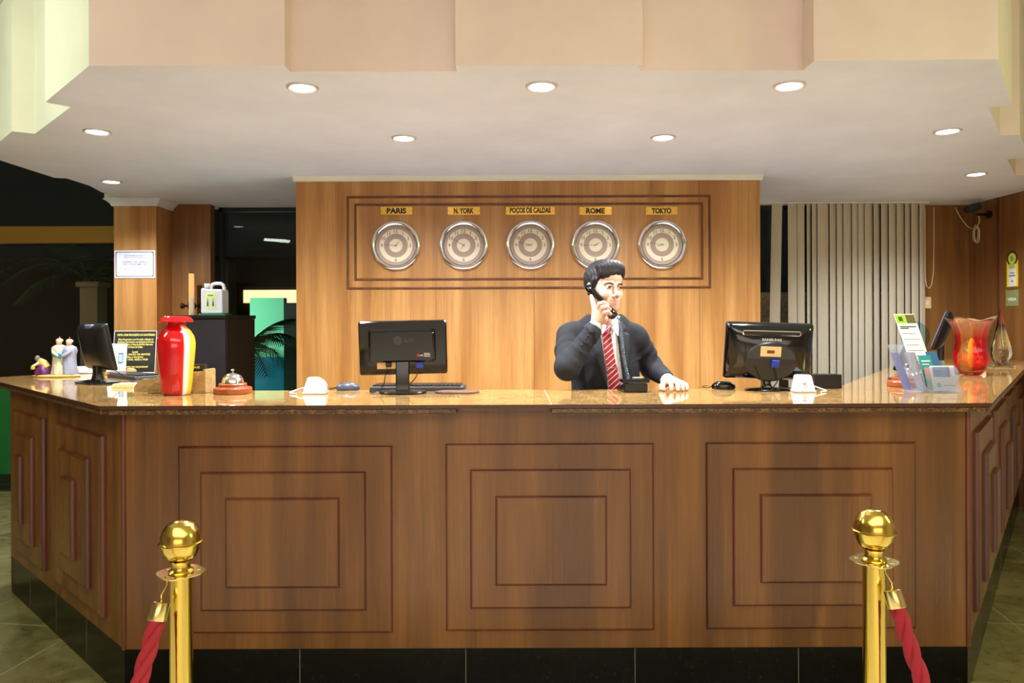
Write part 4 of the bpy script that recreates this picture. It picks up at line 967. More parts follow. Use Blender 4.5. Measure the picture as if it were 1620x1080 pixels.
pr = [(.035,0),(.048,.004),(.068,.03),(.083,.065),(.088,.10),(.080,.14),(.072,.18),(.074,.22),(.088,.265),(.104,.295),(.114,.309),(.116,.314),(.110,.312),(.097,.294),(.080,.265),(.066,.22),(.064,.18),(.070,.14),(.078,.10),(.070,.065),(.05,.035),(.0005,.028)]
mb = MB(); n_ = 96; vs = []
for i, (r_, z) in enumerate(pr):
    for k_ in range(n_):
        a = 2*PI*k_/n_; amp = .07+.08*min(1, z/.32); lob = 1+amp*math.cos(5*a+.5)
        zz_ = z+(.010*math.cos(5*a+.5)+.008*math.cos(2*a))*max(0, (z-.2)/.12)
        vs.append((r_*lob*math.cos(a), r_*lob*math.sin(a), zz_))
mb.add(vs, [(j*n_+k_, j*n_+(k_+1) % n_, (j+1)*n_+(k_+1) % n_, (j+1)*n_+k_) for j in range(len(pr)-1) for k_ in range(n_)]+[tuple(range(n_))[::-1]])
mb.build('body', gl_vase(), gv, smooth=True, ang=80)
MB().ell((0,0,.115),(.024,.024,.092),20,14).build('amber_core', mat('amber_core_glass', (255,196,30), .1, Transmission_Weight=.4), gv, smooth=True)
p = TOP(1583, 580)
td = thing('glass_sculpture', 'clear teardrop glass sculpture with red tip behind the glass vase', 'sculpture', (p.x, p.y, ZT+E))
def tdm():
    m = glass('teardrop_glass', (235,245,235), .01, 1.42); t = NT(m); tc = t.n('ShaderNodeTexCoord'); sp_ = t.n('ShaderNodeSeparateXYZ'); t.l(tc.outputs['Object'], sp_.inputs[0])
    t.l(t.ramp(sp_.outputs[2], [(.22, (.93,.97,.93,1)), (.27, (.25,.10,.35,1)), (.30, (.9,.25,.15,1)), (.36, (.9,.25,.15,1))]), t.b.inputs['Base Color']); return m
MB().lathe([(.0005,.0125),(.03,.018),(.055,.045),(.066,.085),(.060,.13),(.045,.19),(.028,.26),(.014,.32),(.005,.37),(.0005,.395)], 40, rfun=lambda a, z: .82+.18*abs(math.cos(a))).build('teardrop', tdm(), td, smooth=True, ang=80)
MB().prism(rrect(.15,.11,.02), 0, .012).build('base', glass('clear_base_glass', (240,245,240), .02), td, bevel=.002)

# ------------------------------------------------------------------ stanchions and ropes
def make_post():
    o = thing('rope_stanchion', 'x', 'stanchion', group='brass rope stanchions before the desk')
    MB().lathe([(.16,0),(.16,.006),(.15,.014),(.10,.03),(.045,.045),(.028,.06),(.0245,.065)], 48).build('foot', M['brass'], o, smooth=True)
    MB().lathe([(.0245,.0655),(.0245,.855),(.0245,.868)], 40).build('pole', M['brass'], o, smooth=True, ang=60)
    mb = MB(); n_ = 48; # four eyed hook plate
    def rad(a): return .050+.003*math.cos(4*a)
    holes = [(math.cos(a)*.038, math.sin(a)*.038) for a in (R(20), R(160), R(245), R(325))]
    outer = [(rad(2*PI*i/n_)*math.cos(2*PI*i/n_), rad(2*PI*i/n_)*math.sin(2*PI*i/n_)) for i in range(n_)]
    import bmesh
    bm = bmesh.new(); edges = []
    def loop(pts):
        vv = [bm.verts.new((x, y, .8695)) for x, y in pts]
        edges.extend(bm.edges.new((vv[i], vv[(i+1) % len(vv)])) for i in range(len(vv)))
    loop(outer)
    for hx, hy in holes: loop([(hx+.0075*math.cos(2*PI*i/14), hy+.0055*math.sin(2*PI*i/14)) for i in range(14)])
    bmesh.ops.triangle_fill(bm, edges=edges, use_beauty=True)
    ext = bmesh.ops.extrude_face_region(bm, geom=bm.faces[:]); bmesh.ops.translate(bm, vec=(0,0,.0025), verts=[e for e in ext['geom'] if isinstance(e, bmesh.types.BMVert)])
    bmesh.ops.recalc_face_normals(bm, faces=bm.faces)
    me = bpy.data.meshes.new('hook_plate'); bm.to_mesh(me); bm.free(); me.materials.append(M['brass_pale'])
    hp_ = bpy.data.objects.new('hook_plate', me); C.objects.link(hp_); hp_.parent = o
    MB().lathe([(.026,.8722),(.027,.876),(.021,.880),(.019,.890),(.021,.897),(.024,.899)], 40).build('neck', M['brass'], o, smooth=True)
    MB().lathe([(.020,.8992),(.033,.908),(.0405,.922),(.043,.934),(.0465,.9355),(.0470,.9375),(.0465,.9395),(.043,.941),(.0425,.952),(.038,.967),(.029,.979),(.017,.9845),(.014,.986),(.0005,.9865)], 48).build('ball', M['brass'], o, smooth=True, ang=28)
    return o
Pl = PX(285, 828, 1.63); Pr = PX(1381.5, 813, 1.66)
s1 = make_post(); s1['label'] = 'brass rope stanchion in front of the left side of the desk'; s1.location = (Pl.x, 1.63, 0); s1.rotation_euler = (0,0,0)
s2_ = copy_tree(s1); s2_['label'] = 'brass rope stanchion in front of the right side of the desk'; s2_.location = (Pr.x, 1.66, 0); s2_.rotation_euler = (0,0,R(-8)); s2_.scale = (1,1,1.012)
def rope(start, dirv, L, sag, label, hook_in):
    """twisted three strand rope hanging from a hook plate"""
    o = thing('barrier_rope', label, 'rope', start, group='red barrier ropes')
    d = Vector(dirv).normalized()
    def pt(t_): return d*L*t_+Vector((0,0,-4*sag*t_*(1-t_)))
    # arc length table
    N = 400; P_ = [pt(i/N) for i in range(N+1)]; S = [0]
    for i in range(N): S.append(S[-1]+(P_[i+1]-P_[i]).length)
    def by_s(s):
        import bisect
        i = min(max(bisect.bisect(S, s)-1, 0), N-1); f = (s-S[i])/(S[i+1]-S[i]); return P_[i].lerp(P_[i+1], f), (P_[i+1]-P_[i]).normalized()
    tot = S[-1]; s0 = .045; s1_ = s0+.038
    for nm in (0, 1):
        a_, b_ = (s0, s1_) if nm == 0 else (tot-s1_, tot-s0)
        pa, ta = by_s(a_); pb, _ = by_s(b_)
        MB().tube([pa, pa.lerp(pb,.03), pa.lerp(pb,.97), pb], [.0165,.0185,.0198,.0192] if nm == 0 else [.0192,.0198,.0185,.0165], 24).build('ferrule', M['brass_pale'], o, smooth=True)
        ea = P_[0] if nm == 0 else P_[-1]; q_ = pa if nm == 0 else pb
        side = d*.006
        MB().tube([q_, q_.lerp(ea,.35)+side, q_.lerp(ea,.75)-side*.6, ea+Vector((0,0,.004)), ea+Vector((0,0,.008))+side], .0022, 8).build('hook', M['brass'], o, smooth=True)
    n_ = 300; mbs = MB(); pts = [[], [], []]; rs = .0100
    for i in range(n_+1):
        s = s1_-.004+(tot-2*s1_+.008)*i/n_; c_, t_ = by_s(s)
        u = t_.cross(Vector((0,1,0)) if abs(t_.y) < .9 else Vector((1,0,0))).normalized(); w2 = t_.cross(u)
        for k_ in range(3):
            a = 2*PI*k_/3+2*PI*s/.15
            pts[k_].append(c_+(u*math.cos(a)+w2*math.sin(a))*.0082)
    for k_ in range(3): mbs.tube(pts[k_], rs, 12)
    mbs.build('twisted_cord', M['red_rope'], o, smooth=True)
DL = Vector((-.35,-.94,0)).normalized(); DR = Vector((.45,-.89,0)).normalized()
hl = Vector((Pl.x-.014, 1.63-.036, .866)); rope(hl, DL, 1.05, .72, 'red twisted barrier rope hanging from the left stanchion', 0)
hr = Vector((Pr.x+.006, 1.66-.037, .876)); rope(hr, DR, 1.1, .74, 'red twisted barrier rope hanging from the right stanchion', 0)
e1 = hl+DL*1.05; e2 = hr+DR*1.1
s3 = copy_tree(s1); s3['label'] = 'brass rope stanchion nearer the camera that holds the far end of the left rope'; s3.location = (e1.x+DL.x*.038, e1.y+DL.y*.038, 0)
s4 = copy_tree(s1); s4['label'] = 'brass rope stanchion nearer the camera that holds the far end of the right rope'; s4.location = (e2.x+DR.x*.038, e2.y+DR.y*.038, 0)
# ================================================================== the receptionist
class Field:
    def __init__(s, xs, ys, zs):
        s.ax = [np.asarray(a, np.float32) for a in (xs, ys, zs)]
        s.f = np.full([len(a) for a in s.ax], .2, np.float32)
    def _do(s, fn, lo, hi, k, op):
        m = k+.012; sl = []
        for a, l, h in zip(s.ax, lo, hi):
            i0 = max(0, int(np.searchsorted(a, l-m))-1); i1 = min(len(a), int(np.searchsorted(a, h+m))+1)
            if i1-i0 < 2: return
            sl.append(slice(i0, i1))
        X, Y, Z = (s.ax[0][sl[0]][:,None,None], s.ax[1][sl[1]][None,:,None], s.ax[2][sl[2]][None,None,:])
        d = fn(X, Y, Z); cur = s.f[tuple(sl)]
        if op == 'add':
            h = np.clip(.5+.5*(cur-d)/max(k,1e-5), 0, 1); out = cur*(1-h)+d*h-k*h*(1-h)
        elif op == 'sub':
            d = -d; h = np.clip(.5-.5*(cur-d)/max(k,1e-5), 0, 1); out = cur*(1-h)+d*h+k*h*(1-h)
        else: out = d if False else cur+d      # 'off': displace
        s.f[tuple(sl)] = out
    def cone(s, a, b, ra, rb, k=.01, op='add'):
        a = np.array(a, np.float32); b = np.array(b, np.float32); ba = b-a; L = float((ba**2).sum())
        def fn(X, Y, Z):
            t_ = np.clip(((X-a[0])*ba[0]+(Y-a[1])*ba[1]+(Z-a[2])*ba[2])/L, 0, 1)
            return np.sqrt((X-a[0]-ba[0]*t_)**2+(Y-a[1]-ba[1]*t_)**2+(Z-a[2]-ba[2]*t_)**2)-(ra+(rb-ra)*t_)
        r = max(ra, rb); s._do(fn, np.minimum(a, b)-r, np.maximum(a, b)+r, k, op)
    def chain(s, pts, rs, k=.006):
        for i in range(len(pts)-1): s.cone(pts[i], pts[i+1], rs[i], rs[i+1], k)
    def ell(s, c, r, k=.01, op='add', A=None, grow=0):
        c = np.array(c, np.float32); r = np.array(r, np.float32)+grow; A = np.eye(3) if A is None else A
        def fn(X, Y, Z):
            x, y, z = X-c[0], Y-c[1], Z-c[2]
            p = [(A[i][0]*x+A[i][1]*y+A[i][2]*z)/r[i] for i in range(3)]
            k0 = np.sqrt(p[0]**2+p[1]**2+p[2]**2)+1e-6; k1 = np.sqrt((p[0]/r[0])**2+(p[1]/r[1])**2+(p[2]/r[2])**2)+1e-6
            return k0*(k0-1)/k1
        m = float(max(r)); s._do(fn, c-m, c+m, k, op)
    def custom(s, fn, lo, hi, k=.01, op='add'): s._do(fn, np.array(lo), np.array(hi), k, op)
    def mesh(s):
        f = s.f; nx, ny, nz = f.shape; ins = f < 0
        c = [ins[i:nx-1+i, j:ny-1+j, k:nz-1+k] for i in (0,1) for j in (0,1) for k in (0,1)]
        al = c[0]; an = c[0]
        for q in c[1:]: al = al & q; an = an | q
        act = np.argwhere(an & ~al); I, J, K = act.T
        idx = np.full((nx-1, ny-1, nz-1), -1, np.int64); idx[I, J, K] = np.arange(len(act))
        P = np.zeros((len(act), 3)); W = np.zeros(len(act))
        X, Y, Z = s.ax
        co = [(i,j,k) for i in (0,1) for j in (0,1) for k in (0,1)]
        for a in range(8):
            for b in range(a+1, 8):
                if sum(abs(co[a][q]-co[b][q]) for q in range(3)) != 1: continue
                fa = f[I+co[a][0], J+co[a][1], K+co[a][2]]; fb = f[I+co[b][0], J+co[b][1], K+co[b][2]]
                m = (fa < 0) != (fb < 0); t_ = np.where(m, fa/np.where(m, fa-fb, 1), 0)
                for q, (A_, idx_) in enumerate(((X, I), (Y, J), (Z, K))):
                    pa = A_[idx_+co[a][q]]; pb = A_[idx_+co[b][q]]
                    P[:, q] += np.where(m, pa+(pb-pa)*t_, 0)
                W += m
        P /= W[:, None]
        F_ = []
        for axis in range(3):
            sl0 = [slice(None)]*3; sl1 = [slice(None)]*3
            sl0[axis] = slice(0, -1); sl1[axis] = slice(1, None)
            d = ins[tuple(sl0)] != ins[tuple(sl1)]; e = np.argwhere(d)
            u, v_ = (axis+1) % 3, (axis+2) % 3
            ok = (e[:, u] > 0) & (e[:, v_] > 0) & (e[:, u] < f.shape[u]-1) & (e[:, v_] < f.shape[v_]-1); e = e[ok]
            q = []
            for du, dv_ in ((-1,-1),(0,-1),(0,0),(-1,0)):
                t_ = e.copy(); t_[:, u] += du; t_[:, v_] += dv_; q.append(idx[t_[:,0], t_[:,1], t_[:,2]])
            Q = np.stack(q, 1); flip = ~ins[e[:,0], e[:,1], e[:,2]]; Q[flip] = Q[flip][:, ::-1]; F_.append(Q)
        return P, np.concatenate(F_)
def fine(segs):
    out = [segs[0][0]]
    for a, b, h in segs:
        n_ = max(1, round((b-a)/h)); out += list(a+(b-a)*(np.arange(1, n_+1)/n_))
    return out
ORG = Vector((.45, 3.47, 0))
def sdf_obj(F_, name, mats, parent=None, mfun=None, smooth_it=1):
    P, Q = F_.mesh()
    # light smoothing of the net
    for _ in range(smooth_it):
        acc = np.zeros_like(P); cnt = np.zeros(len(P))
        for a in range(4):
            b = (a+1) % 4
            np.add.at(acc, Q[:, a], P[Q[:, b]]); np.add.at(cnt, Q[:, a], 1)
            np.add.at(acc, Q[:, b], P[Q[:, a]]); np.add.at(cnt, Q[:, b], 1)
        P = P*.5+.5*acc/np.maximum(cnt, 1)[:, None]
    me = bpy.data.meshes.new(name); n_ = len(P)
    me.vertices.add(n_); me.vertices.foreach_set('co', (P-np.array(ORG)).astype(np.float32).ravel())
    me.loops.add(Q.size); me.loops.foreach_set('vertex_index', Q.astype(np.int32).ravel())
    me.polygons.add(len(Q)); me.polygons.foreach_set('loop_start', np.arange(0, Q.size, 4, dtype=np.int32))
    me.polygons.foreach_set('use_smooth', np.ones(len(Q), bool))
    for m_ in (mats if isinstance(mats, list) else [mats]): me.materials.append(m_)
    if mfun is not None: me.polygons.foreach_set('material_index', mfun(P[Q].mean(1)).astype(np.int32))
    me.update(); me.validate()
    o = bpy.data.objects.new(name, me); C.objects.link(o)
    if parent: o.parent = parent
    else: o.location = ORG
    return o

# head frame: x to the viewer's right, y backwards, z up; turned 27 degrees, slightly tilted
HC = np.array((.4335, 3.405, 1.589)); ya = R(27); tl = R(2.5)
hx = np.array((math.cos(ya)*math.cos(tl), math.sin(ya)*math.cos(tl), -math.sin(tl)))
hy = np.array((-math.sin(ya), math.cos(ya), 0)); hz = np.cross(hx, hy)
HA = np.stack([hx, hy, hz])
def hd(x, y, z): return HC+hx*x+hy*y+hz*z
def cp(cx, cy, Y):     # a point read off the enlarged view of the person
    p_ = PX(860+cx/4.32, 390+cy/4.32, Y); return np.array(p_)

SHR = np.array((.272,3.475,1.362)); SHL = np.array((.592,3.475,1.352))
ELR = np.array((.248,3.27,1.226)); WRR = np.array((.374,3.285,1.405))
ELL = np.array((.678,3.53,1.205)); WRL = np.array((.703,3.300,1.166))
def limb_skin(F_):
    # torso, hidden under the clothes
    F_.ell((.44,3.485,1.24),(.145,.09,.19),.03); F_.ell((.45,3.485,1.02),(.13,.085,.20),.05)
    F_.cone((.36,3.485,1.385),(.50,3.485,1.385),.05,.05,.04)
    F_.cone(SHR,ELR,.040,.036,.03); F_.cone(SHL,ELL,.040,.036,.03)
    F_.cone(ELR,WRR,.034,.0255,.02); F_.cone(ELL,WRL,.034,.0265,.02)
    for sx in (-1, 1):
        F_.chain([(.45+sx*.09,3.48,.90),(.45+sx*.10,3.47,.50),(.45+sx*.10,3.49,.10)],[.075,.050,.036],.03)
        F_.cone((.45+sx*.10,3.49,.06),(.45+sx*.11,3.40,.05),.03,.028,.02)
def head(F_):
    F_.ell(hd(0,.022,.030),(.0735,.090,.086),.01,A=HA)
    F_.ell(hd(0,-.020,-.037),(.0625,.066,.075),.03,A=HA)
    F_.ell(hd(0,-.058,.045),(.056,.032,.040),.02,A=HA)      # forehead
    F_.ell(hd(0,-.060,-.094),(.030,.021,.018),.025,A=HA)        # chin
    for s_ in (-1,1):
        F_.cone(hd(s_*.052,-.005,-.062),hd(s_*.022,-.056,-.095),.015,.015,.025)   # jaw line
        F_.ell(hd(s_*.034,-.062,-.032),(.021,.017,.022),.025,A=HA)               # cheek
        F_.cone(hd(s_*.014,-.083,.014),hd(s_*.044,-.068,.014),.0075,.006,.010)   # brow
        F_.ell(hd(s_*.031,-.0905,-.002),(.0155,.010,.0105),.010,'sub',A=HA)       # eye socket
        F_.ell(hd(s_*.076,.016,-.010),(.009,.018,.031),.006,A=HA)               # ear
        F_.ell(hd(s_*.084,.012,-.006),(.005,.010,.018),.004,'sub',A=HA)
        F_.ell(hd(s_*.0115,-.094,-.043),(.0075,.009,.0065),.005,A=HA)             # nostril wing
    F_.cone(hd(0,-.082,.006),hd(0,-.103,-.036),.0065,.0095,.008)                  # nose
    F_.ell(hd(0,-.077,-.068),(.028,.012,.018),.016,A=HA)                         # mouth mound
    F_.cone(hd(-.021,-.0815,-.0640),hd(0,-.0895,-.0645),.0020,.0038,.004); F_.cone(hd(.021,-.0815,-.0640),hd(0,-.0895,-.0645),.0020,.0038,.004)
    F_.cone(hd(-.017,-.0825,-.0720),hd(0,-.0885,-.0740),.0026,.0046,.004); F_.cone(hd(.017,-.0825,-.0720),hd(0,-.0885,-.0740),.0026,.0046,.004)
    F_.cone(hd(-.026,-.0830,-.0655),hd(0,-.0945,-.0690),.0014,.0016,.002,'sub'); F_.cone(hd(.026,-.0830,-.0655),hd(0,-.0945,-.0690),.0014,.0016,.002,'sub')
    # eyelids
    for s_ in (-1,1):
        F_.cone(hd(s_*.019,-.0815,.0045),hd(s_*.031,-.0875,.0050),.0030,.0040,.003); F_.cone(hd(s_*.031,-.0875,.0058),hd(s_*.044,-.0780,.0035),.0038,.0030,.003)
        F_.cone(hd(s_*.020,-.0825,-.0062),hd(s_*.042,-.0795,-.0060),.0034,.0034,.003)
    F_.cone(hd(0,.022,-.05),(.445,3.475,1.40),.050,.056,.025)                      # neck
    F_.cone(hd(0,-.030,-.10),(.447,3.428,1.425),.012,.010,.02)
# right hand closed round the handset
HS0 = np.array((.352,3.352,1.590)); HS1 = np.array((.462,3.262,1.452)); ha = (HS1-HS0)/np.linalg.norm(HS1-HS0)
def right_hand(F_):
    kn = [cp(350,432,3.285), cp(373,428,3.272), cp(392,446,3.266), cp(408,470,3.266)]
    for q_, r_ in zip(kn, (.013,.0135,.013,.0125)): F_.cone(WRR, q_, .0195, r_, .010)
    F_.cone(cp(362,470,3.292), cp(398,488,3.280), .017, .015, .010)
    F_.chain([kn[0], cp(340,392,3.292), cp(332,362,3.300), cp(326,338,3.312)], [.0125,.0105,.0095,.0082], .003)
    F_.chain([kn[1], cp(386,392,3.252), cp(412,384,3.246), cp(438,398,3.262)], [.0125,.0112,.0102,.0088], .003)
    F_.chain([kn[2], cp(406,418,3.244), cp(432,410,3.238), cp(454,428,3.252)], [.0120,.0108,.0098,.0085], .003)
    F_.chain([kn[3], cp(420,450,3.240), cp(440,444,3.234), cp(458,462,3.246)], [.0112,.0098,.0088,.0078], .003)
    F_.chain([cp(372,520,3.300), cp(412,505,3.318), cp(430,470,3.330), cp(420,438,3.345)], [.019,.0150,.0125,.0105], .008)
def left_hand(F_):
    W = WRL; zt = ZT
    mc = [np.array((.700,3.245,zt+.036)),np.array((.723,3.240,zt+.038)),np.array((.744,3.245,zt+.035)),np.array((.763,3.256,zt+.029))]
    for q_, r_ in zip(mc, (.0145,.0145,.0140,.0125)): F_.cone(W, q_, .021, r_, .012)
    tips = [((.698,3.196,zt+.034),(.695,3.172,zt+.018),(.694,3.164,zt+.0085)),((.724,3.188,zt+.036),(.722,3.162,zt+.019),(.720,3.154,zt+.0085)),((.746,3.192,zt+.033),(.744,3.168,zt+.018),(.742,3.160,zt+.0082)),((.768,3.208,zt+.027),(.766,3.186,zt+.015),(.764,3.178,zt+.0078))]
    for q_, (a, b, c__) , r_ in zip(mc, tips, (1,1.02,.97,.88)):
        F_.chain([q_, a, b, c__], [.0122*r_,.0102*r_,.0092*r_,.0080*r_], .003)
    F_.chain([(.690,3.280,zt+.026),(.668,3.240,zt+.018),(.660,3.205,zt+.012),(.664,3.178,zt+.0095)],[.018,.0135,.0115,.0092],.006)
xs = fine([(.12,.20,.012),(.20,.30,.006),(.30,.55,.0026),(.55,.64,.009),(.64,.79,.0028),(.79,.85,.01)])
ys = fine([(3.08,3.14,.01),(3.14,3.36,.0028),(3.36,3.52,.0034),(3.52,3.66,.010)])
zs = fine([(-.01,.2,.02),(.2,1.10,.022),(1.10,1.215,.0028),(1.215,1.36,.009),(1.36,1.73,.0027)])
Fb = Field(xs, ys, zs); limb_skin(Fb); head(Fb); right_hand(Fb); left_hand(Fb)
skin = mat('skin', (214,166,138), .5); st_ = NT(skin); skin.node_tree.nodes['Principled BSDF'].inputs['Subsurface Weight'].default_value = .12
skin.node_tree.nodes['Principled BSDF'].inputs['Subsurface Radius'].default_value = (.012,.005,.003)
nn = st_.noise(st_.coord(), 40, 3); st_.l(st_.ramp(nn, [(.3, lin((208,158,134))), (.7, lin((220,172,150)))]), st_.b.inputs['Base Color'])
lipm = mat('lip_skin', (190,118,100), .5)
def lipf(Cc):
    p_ = (Cc-HC) @ HA.T
    x, y, z = p_[:,0], p_[:,1], p_[:,2]
    up_ = (np.abs(x) < .023) & (y < -.074) & (z < -.0622-.04*np.abs(x)) & (z > -.0775+.48*np.abs(x))
    return up_.astype(int)
body = sdf_obj(Fb, 'person', [skin, lipm], None, lipf)
tag(body, 'young man in dark suit and red striped tie standing behind the desk talking', 'person')

# jacket, shirt, trousers
suit = mat('charcoal_suit_cloth', (30,30,34), .85, spec=.2); t = NT(suit)
nz_ = t.noise(t.coord((300,300,300)), 3, 3); t.l(t.ramp(nz_, [(.35, lin((28,28,31))), (.65, lin((46,46,50)))]), t.b.inputs['Base Color'])
big = t.noise(t.coord((1,1,1)), 14, 3, .5, .6); t.bump(big, .35, .012)
lapm = mat('lapel_cloth', (38,38,44), .7, spec=.3)
def inpoly(X, Z, poly_):
    inside = np.zeros(np.broadcast(X, Z).shape, bool); n_ = len(poly_)
    for i in range(n_):
        x0, z0 = poly_[i]; x1, z1 = poly_[(i+1) % n_]
        cnd = ((z0 > Z) != (z1 > Z)) & (X < (x1-x0)*(Z-z0)/(z1-z0+1e-9)+x0); inside ^= cnd
    return inside
def polydist(X, Z, poly_):
    """signed distance, negative inside"""
    d = np.full(np.broadcast(X, Z).shape, 1e9, np.float32); n_ = len(poly_)
    for i in range(n_):
        a = poly_[i]; b = poly_[(i+1) % n_]; bx, bz = b[0]-a[0], b[1]-a[1]; L = bx*bx+bz*bz
        t_ = np.clip(((X-a[0])*bx+(Z-a[1])*bz)/L, 0, 1)
        d = np.minimum(d, np.hypot(X-a[0]-bx*t_, Z-a[1]-bz*t_))
    return np.where(inpoly(X, Z, poly_), -d, d)
def q2(cx, cy, Y=3.34):
    p_ = cp(cx, cy, Y); return (float(p_[0]), float(p_[2]))
OPEN = [q2(372,470), q2(392,600), q2(412,720), q2(430,860), q2(440,1000), q2(440,1300), q2(575,1300), q2(560,1000), q2(548,880), q2(530,760), q2(516,600), q2(508,470), q2(470,420), q2(420,420)]
LAPR = [q2(335,455,3.36), q2(300,500,3.36), q2(272,545,3.36), q2(300,590,3.36), q2(328,585), q2(352,740), q2(425,960), q2(445,980), q2(432,860), q2(405,700), q2(396,600), q2(385,500)]
LAPL = [q2(506,450), q2(545,500,3.36), q2(575,560,3.36), q2(560,585), q2(600,600), q2(598,720), q2(565,900), q2(556,960), q2(545,880), q2(528,740), q2(515,600)]
def torso(F_, gw, k=.04):
    F_.ell((.440,3.480,1.250),(.160+gw,.118+gw,.205+gw),k); F_.ell((.452,3.480,1.02),(.165+gw,.115+gw,.26+gw),.06)
    F_.cone((.305,3.482,1.385),(.565,3.482,1.377),.040+gw,.040+gw,.05)
    F_.cone((.385,3.485,1.425),(.505,3.485,1.425),.040+gw,.040+gw,.035)
xs = fine([(.10,.86,.0045)]); ys = fine([(3.10,3.66,.005)]); zs = fine([(.76,1.09,.012),(1.09,1.50,.0042)])
Fj = Field(xs, ys, zs); torso(Fj, .006)
Fj.cone(SHR,(ELR+SHR)/2,.062,.058,.03); Fj.cone((ELR+SHR)/2,ELR,.058,.053,.02)
wr = WRR-(WRR-ELR)*.10; Fj.cone(ELR+np.array((.0,0,-.002)),wr,.056,.0365,.03)
Fj.cone(SHL,(ELL+SHL)/2,.061,.055,.03); Fj.cone((ELL+SHL)/2,ELL,.055,.050,.02)
wl = WRL-(WRL-ELL)*.06; Fj.cone(ELL,wl+np.array((0,0,.003)),.052,.0360,.03)
# soft folds in the sleeves and at the armpits
def folds(a, b, n_, amp, off=0):
    a = np.array(a); b = np.array(b); L = np.linalg.norm(b-a); u_ = (b-a)/L
    def fn(X, Y, Z):
        s_ = (X-a[0])*u_[0]+(Y-a[1])*u_[1]+(Z-a[2])*u_[2]
        r_ = np.sqrt(np.maximum((X-a[0])**2+(Y-a[1])**2+(Z-a[2])**2-s_**2, 0))
        w_ = np.clip(1-np.abs(s_/L-.5)*2, 0, 1)*np.clip(1.6-r_/.07, 0, 1)
        return amp*(1-1.6*np.abs(np.sin(.5*(s_*n_*2*PI/L+off+22*(X-Y)+14*Z)))**1.5)*w_
    Fj.custom(fn, np.minimum(a,b)-.07, np.maximum(a,b)+.07, 0, 'off')
folds(SHR, ELR, 3.2, .0055, 1); folds(ELR, WRR, 3.8, .0048, 2); folds(SHL, ELL, 4, .0060, 0); folds(ELL, WRL, 5, .0058, 2); folds((.24,3.42,1.30),(.33,3.40,1.20), 2.2, .006, 1)
folds((.30,3.38,1.36),(.36,3.36,1.10), 3, .003, 0); folds((.56,3.38,1.36),(.54,3.36,1.10), 2.5, .003, 2)
# chest opening, arm and cuff mouths
def opening(X, Y, Z): return np.maximum(polydist(X, Z, OPEN)+0*Y, Y-3.45)
arm = Field(xs, ys, zs)
keep = arm  # the raised forearm stays clear of the opening
arm.cone(ELR+np.array((.0,0,-.002)),wr,.056,.0365,.03)
base = Fj.f.copy()
Fj.custom(opening, (.3,3.0,.7), (.7,3.46,1.56), .002, 'sub')
Fj.f = np.minimum(Fj.f, arm.f)
def neckhole(X, Y, Z):
    return np.maximum(np.sqrt((X-.446)**2+((Y-3.468)*.98)**2)-(.062+.5*np.maximum(Z-1.44,0)), 1.30-Z)+0*Z
Fj.custom(neckhole, (.33,3.36,1.30), (.56,3.58,1.52), .004, 'sub')
for poly_, cx_ in ((LAPR,0),(LAPL,1)):
    def lap(X, Y, Z, poly_=poly_):
        d = polydist(X, Z, poly_); return np.where((d < 0) & (Y < 3.45), -.0068*np.clip(-d/.002, 0, 1), 0)
    Fj.custom(lap, (min(p[0] for p in poly_),3.2,min(p[1] for p in poly_)), (max(p[0] for p in poly_),3.45,max(p[1] for p in poly_)), 0, 'off')
# cuffs hollow
for e_, w_, r_ in ((ELR, WRR, .0285), (ELL, WRL, .0290)):
    u_ = (w_-e_)/np.linalg.norm(w_-e_); Fj.cone(w_-u_*.045, w_+u_*.05, r_, r_, .001, 'sub')
jacket = sdf_obj(Fj, 'jacket', [suit, lapm], body, lambda Cc: ((inpoly(Cc[:,0], Cc[:,2], LAPR) | inpoly(Cc[:,0], Cc[:,2], LAPL)) & (Cc[:,1] < 3.42)).astype(int))
# shirt
shirt_m = mat('white_shirt_cloth', (236,234,236), .7); stn = NT(shirt_m); stn.bump(stn.noise(stn.coord((1,1,.4)), 22, 3, .5, .8), .3, .006)
xs = fine([(.23,.72,.0032)]); ys = fine([(3.22,3.64,.0034)]); zs = fine([(.85,1.09,.02),(1.09,1.50,.0030)])
Fs = Field(xs, ys, zs); torso(Fs, -.006)
Fs.cone((.446,3.472,1.40),(.4455,3.462,1.452),.060,.0585,.008)
Fs.cone((.446,3.468,1.36),(.4455,3.458,1.53),.0535,.0535,.001,'sub')
for e_, w_, s0_, s1_ in ((ELR, WRR, .05, -.010), (ELL, WRL, .05, .004)):
    u_ = (w_-e_)/np.linalg.norm(w_-e_); Fs.cone(w_-u_*s0_, w_-u_*s1_, .0325, .0318, .002); Fs.cone(w_-u_*(s0_-.01), w_+u_*.05, .0262, .0262, .001, 'sub')
